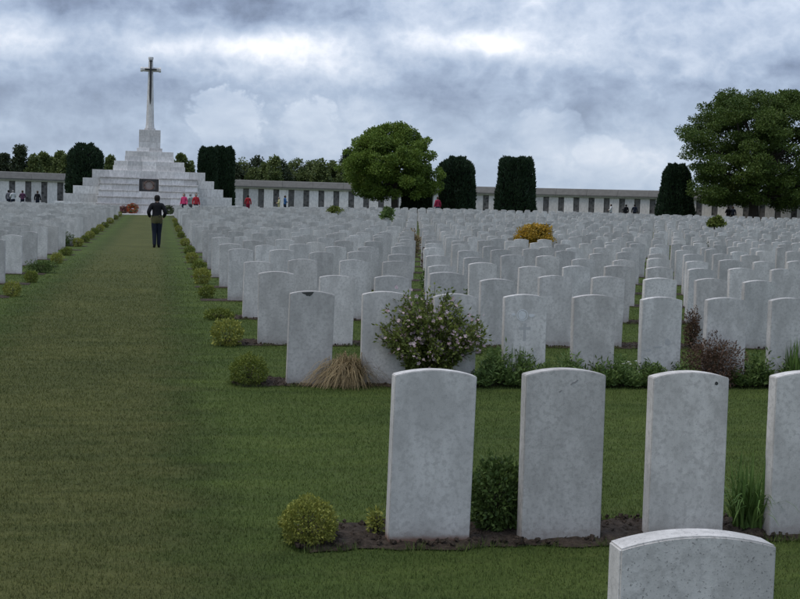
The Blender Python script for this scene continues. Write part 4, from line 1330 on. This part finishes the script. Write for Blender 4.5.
def body_mesh(key):
    if key in BODY:
        return BODY[key]
    N, E, hands = body_pose(*key)
    me = skin_mesh('body', N, E, 2)
    bm = bmesh.new(); bm.from_mesh(me)
    # five separate fingers on each hand, slightly curled
    for wr, d, s in hands:
        side = d.cross(Vector((1, 0, 0))).normalized(); inn = side.cross(d).normalized() * (-s)
        for k in range(5):
            if k < 4:
                b0 = wr + d * 0.075 + side * (-0.027 + 0.018 * k); ln = (0.062, 0.072, 0.068, 0.052)[k]
                pts = [b0, b0 + d * ln * 0.5 + inn * 0.006, b0 + d * ln * 0.85 + inn * 0.024]
            else:
                b0 = wr + d * 0.03 - side * 0.03
                pts = [b0, b0 + d * 0.03 - side * 0.022, b0 + d * 0.058 - side * 0.024 + inn * 0.01]
            mb = MB(); mb.tube(pts, [0.0095, 0.009, 0.006], 6)
            vs_ = [bm.verts.new(v) for v in mb.v]
            for f in mb.f:
                bm.faces.new([vs_[i] for i in f])
    # face: nose, brow, ears
    for c, r in (((0, 0.108, 1.605), (0.012, 0.016, 0.022)), ((-0.078, 0.0, 1.61), (0.012, 0.02, 0.032)), ((0.078, 0.0, 1.61), (0.012, 0.02, 0.032)), ((0, 0.088, 1.565), (0.026, 0.01, 0.007)), ((-0.032, 0.088, 1.632), (0.012, 0.008, 0.007)), ((0.032, 0.088, 1.632), (0.012, 0.008, 0.007))):
        q = bmesh.ops.create_icosphere(bm, subdivisions=1, radius=1.0)
        for v in q['verts']:
            v.co = Vector((v.co.x * r[0] + c[0], v.co.y * r[1] + c[1], v.co.z * r[2] + c[2]))
    for f in bm.faces:
        f.smooth = True
    bm.to_mesh(me); bm.free()
    BODY[key] = me
    return me
def garment(me, test, off, name):
    """the body's own faces inside a region, pushed out as a layer of clothing"""
    bm = bmesh.new(); bm.from_mesh(me)
    bmesh.ops.delete(bm, geom=[f for f in bm.faces if not test(f.calc_center_median())], context='FACES')
    seen = set(); comps = []
    for f0 in bm.faces:
        if f0 in seen:
            continue
        st_, comp = [f0], []
        seen.add(f0)
        while st_:
            f = st_.pop(); comp.append(f)
            for e in f.edges:
                for f2 in e.link_faces:
                    if f2 not in seen:
                        seen.add(f2); st_.append(f2)
        comps.append(comp)
    big_ = max(len(c) for c in comps)
    drop = [f for c in comps if len(c) < (big_ if name == 'hem' else big_ * 0.3) for f in c]
    if drop:
        bmesh.ops.delete(bm, geom=drop, context='FACES')
    bm.normal_update()
    for v in bm.verts:
        v.co += v.normal * (off(v.co) if callable(off) else off)
    out = bpy.data.meshes.new(name); bm.to_mesh(out); bm.free()
    return out
GAR = {}
def person(loc, face, key, top, legs, hair, label, scale=1.0, hem=0.92, band=None, group=None, skirt=False):
    t = empty('person', loc, face); t.scale = (scale,) * 3
    me = body_mesh(key)
    if not me.materials:
        me.materials.append(M['skin'])
    b = bpy.data.objects.new('body', me); C.objects.link(b); b.parent = t
    def part(nm, test, off, mat):
        k = (key, nm, hem)
        if k not in GAR:
            GAR[k] = garment(me, test, off, nm)
        m2 = GAR[k].copy(); m2.materials.clear(); m2.materials.append(M[mat])
        o = bpy.data.objects.new(nm, m2); C.objects.link(o); o.parent = t
    isarm = lambda c: abs(c.x) > 0.20 and c.z < 1.38
    wrz = {'down': 0.93, 'hips': 1.02, 'front': 1.08}[key[1]]
    def jack(c):
        if c.z > 1.475:
            return False
        if key[1] == 'front':
            hand = c.y > 0.185
        elif key[1] == 'hips':
            hand = abs(c.x) > 0.2 and c.z < 1.035 and c.y > 0.08
        else:
            hand = abs(c.x) > 0.21 and c.z < 0.905
        if hand:
            return False
        return c.z > hem or (abs(c.x) > 0.205 and c.z > 0.86)
    part('jacket', jack, lambda c: 0.020 if c.z > 1.0 else 0.026, top)
    part('trousers', lambda c: 0.10 < c.z < 1.0 and abs(c.x) < 0.2, 0.016, legs)
    part('shoes', lambda c: c.z <= 0.115, 0.008, 'shoe')
    if band:
        part('hem', lambda c: 0.80 < c.z < hem + 0.03 and abs(c.x) < 0.185 and c.y < 0.135, 0.024, band)
    part('hair', lambda c: c.z > 1.51 and (c.y < 0.03 or c.z > 1.69) and abs(c.x) < 0.12, 0.018, hair)
    return tag(t, label, 'person', group)
def stand(u, vhead, Y, face, key, top, legs, hair, label, h=1.7, **k):
    q = at_y(u, vhead + 8, Y)
    sc = h / 1.76
    person((q.x, Y, gz(q.x, Y)), face, key, top, legs, hair, label, scale=sc, **k)
g = on_ground(156.5, 247.5)
person((g.x, g.y, g.z), R(2), (0.05, 'hips'), 'black_cloth', 'jeans', 'hair_dark', 'person in black jacket and dark jeans walking up the grass aisle', scale=0.985, hem=1.0, band='olive_cloth')
stand(184, 194, 96.3, R(150), (0.02, 'down'), 'pink_cloth', 'navy_cloth', 'hair_brown', 'person in bright pink coat standing before the stepped monument')
stand(190.3, 195, 96.9, R(40), (0.02, 'front'), 'green_white_cloth', 'grey_cloth', 'hair_grey', 'person in pale green top between two visitors in pink and red')
stand(196, 194.5, 96.4, R(200), (0.02, 'down'), 'red_cloth', 'navy_cloth', 'hair_dark', 'person in red coat standing before the stepped monument')
stand(8.5, 189, 117, R(-30), (0.05, 'down'), 'grey_cloth', 'navy_cloth', 'hair_dark', 'person in grey top by the memorial wall, farthest from the monument')
stand(13, 191, 116.5, R(30), (0.05, 'front'), 'pale_cloth', 'navy_cloth', 'hair_grey', 'person in pale top by the memorial wall beside one in grey')
stand(22.5, 190, 117, R(10), (0.03, 'front'), 'plum_cloth', 'navy_cloth', 'hair_brown', 'person in plum top reading the memorial wall panels')
stand(37.5, 190.5, 117, R(-10), (0.03, 'down'), 'black_cloth', 'navy_cloth', 'hair_brown', 'person in black reading the memorial wall, nearest the round-topped yew')
stand(230.5, 196, 113, R(0), (0.03, 'front'), 'black_cloth', 'navy_cloth', 'hair_dark', 'person in black beside the clipped yew pair')
stand(248, 195, 115, R(0), (0.04, 'down'), 'red_cloth', 'crimson_cloth', 'hair_dark', 'person in red reading the memorial wall near the yew pair')
stand(279, 199, 115, R(90), (0.03, 'front'), 'cream_cloth', 'cream_cloth', 'hair_grey', 'person in cream clothes by the memorial wall', h=1.55)
stand(285, 193, 114.5, R(-80), (0.03, 'front'), 'blue_cloth', 'navy_cloth', 'hair_brown', 'person in blue top by the memorial wall facing the one in cream')
stand(437.5, 200.5, 97, R(20), (0.04, 'down'), 'crimson_cloth', 'navy_cloth', 'hair_brown', 'person in crimson jacket in front of the short white pier')
stand(611, 203, 116, R(60), (0.03, 'front'), 'pale_cloth', 'black_cloth', 'hair_dark', 'person with pale top at the memorial wall between dark yews', h=1.6)
stand(626, 203, 116, R(10), (0.03, 'down'), 'black_cloth', 'black_cloth', 'hair_dark', 'person in black at the memorial wall next to a flint strip', h=1.62)
stand(634.5, 203.5, 116, R(-20), (0.03, 'down'), 'navy_cloth', 'black_cloth', 'hair_dark', 'person in navy at the memorial wall near the tapering yew', h=1.65)
stand(728, 205, 112, R(15), (0.03, 'front'), 'black_cloth', 'black_cloth', 'hair_dark', 'person in black of a pair under the large spreading tree')
stand(733, 205.5, 112, R(-25), (0.03, 'down'), 'navy_cloth', 'black_cloth', 'hair_brown', 'person in navy of a pair under the large spreading tree')

# ------------------------------------------------------------------ wreaths laid on the steps
M['poppy'] = leaf_mat('poppy_petal', (0.22, 0.035, 0.015), (0.46, 0.12, 0.03), 0.15, clump=5)
M['laurel'] = leaf_mat('laurel_leaf', (0.03, 0.05, 0.02), (0.08, 0.10, 0.04), 0.1, clump=5)
M['plumwreath'] = leaf_mat('mixed_petal', (0.05, 0.04, 0.03), (0.40, 0.16, 0.16), 0.15, clump=5)
def wreath(u, v, diam, label, mat, tilt=65):
    Y = MY + 0.3
    q = at_y(u, v, Y)
    t = empty('wreath', (q.x, Y, mz + 0.05 + diam / 2 * 0.92))
    t.rotation_euler = (R(-90 + tilt) + R(72), 0, 0)
    n = 500
    th = rng.uniform(0, 6.283, n); ph_ = rng.uniform(0, 6.283, n); r0 = diam * 0.36; r1 = diam * 0.13
    Pn = np.stack([(r0 + r1 * np.cos(ph_)) * np.cos(th), (r0 + r1 * np.cos(ph_)) * np.sin(th), r1 * np.sin(ph_)], 1)
    An = np.stack([np.cos(ph_) * np.cos(th), np.cos(ph_) * np.sin(th), np.sin(ph_)], 1) + rng.normal(size=(n, 3)) * 0.5
    link('petals', leaf_mesh('petals', Pn, An, 0.10, 0.09), M[mat], t)
    mb = MB(); mb.tube([(r0 * math.cos(k * math.pi / 12), r0 * math.sin(k * math.pi / 12), 0) for k in range(25)], r1 * 0.8, 8)
    link('wreath_ring', mb.mesh('wreath_ring'), M['laurel'], t)
    tag(t, label, 'wreath')
wreath(132.5, 204, 0.85, 'large orange-red poppy wreath leaning at the foot of the monument', 'poppy')
wreath(123, 205.5, 0.6, 'smaller mixed red wreath beside the large orange one', 'plumwreath')
wreath(168.5, 204, 0.75, 'grey-green laurel wreath at the monument foot past the walker', 'laurel')

# ------------------------------------------------------------------ grass blades on the near lawn
n = 430000
Yg = 4.3 + 40.0 * (1 - (1 - rng.random(n)) ** (1 / 3.2))
lo = np.array([at_y(-15, 300, 1.0).x]); hi_ = at_y(815, 300, 1.0).x
Xg = Yg * (lo + (hi_ - lo) * rng.random(n))
keep = np.ones(n, bool)
for (x0, x1, y0, y1) in BEDS:
    keep &= ~((Xg > x0 + 0.03) & (Xg < x1) & (Yg > y0 + 0.025) & (Yg < y1 - 0.02))
Xg, Yg = Xg[keep], Yg[keep]
n = len(Xg)
hgt_ = rng.uniform(0.006, 0.017, n) * (1 + Yg / 30)
wd = rng.uniform(0.0022, 0.0042, n) * (0.7 + Yg / 10)
th = rng.uniform(0, 6.283, n); ln = rng.normal(0, 0.55, n) * hgt_; la = rng.uniform(0, 6.283, n)
c_, s_ = np.cos(th) * wd / 2, np.sin(th) * wd / 2
Vg = np.stack([np.stack([Xg - c_, Yg - s_, np.zeros(n) - 0.002], 1), np.stack([Xg + c_, Yg + s_, np.zeros(n) - 0.002], 1), np.stack([Xg + ln * np.cos(la), Yg + ln * np.sin(la), hgt_], 1)], 1).reshape(-1, 3)
m_ = 0
ex, ey, eh = [], [], []
for (x0, x1, y0, y1) in BEDS[:5]:
    if y0 < 4:
        continue
    for yy in (y0, y1):
        k = int((x1 - x0) * 420)
        xs_ = rng.uniform(x0 + 0.05, x1, k)
        ex.append(xs_); ey.append(yy + 0.022 * np.sin(xs_ * 9.0 + y0 + 0.075) + 0.014 * np.sin(xs_ * 23.0 + 2 * (y0 + 0.075)) + rng.normal(0, 0.012, k)); eh.append(rng.uniform(0.012, 0.042, k) * (0.4 + 0.9 * (np.sin(xs_ * 14) * np.sin(xs_ * 5.3) > -0.1)))
    k = 300
    ys_ = rng.uniform(y0, y1, k)
    ex.append(x0 + 0.05 * ((ys_ - y0) / (y1 - y0) * 2 - 1) ** 2 + rng.normal(0, 0.015, k)); ey.append(ys_); eh.append(rng.uniform(0.01, 0.035, k))
ex, ey, eh = np.concatenate(ex), np.concatenate(ey), np.concatenate(eh)
k = len(ex)
th = rng.uniform(0, 6.283, k); ln = rng.normal(0, 0.6, k) * eh; la = rng.uniform(0, 6.283, k); c_, s_ = np.cos(th) * 0.0022, np.sin(th) * 0.0022
Ve = np.stack([np.stack([ex - c_, ey - s_, np.zeros(k)], 1), np.stack([ex + c_, ey + s_, np.zeros(k)], 1), np.stack([ex + ln * np.cos(la), ey + ln * np.sin(la), eh], 1)], 1).reshape(-1, 3)
Vg = np.concatenate([Vg, Ve]); n += k
tag(link('grass', npmesh('grass', Vg, np.arange(3 * n).reshape(n, 3)), M['blade']), 'short mown grass of the lawn between the headstone rows', 'grass', kind='stuff')
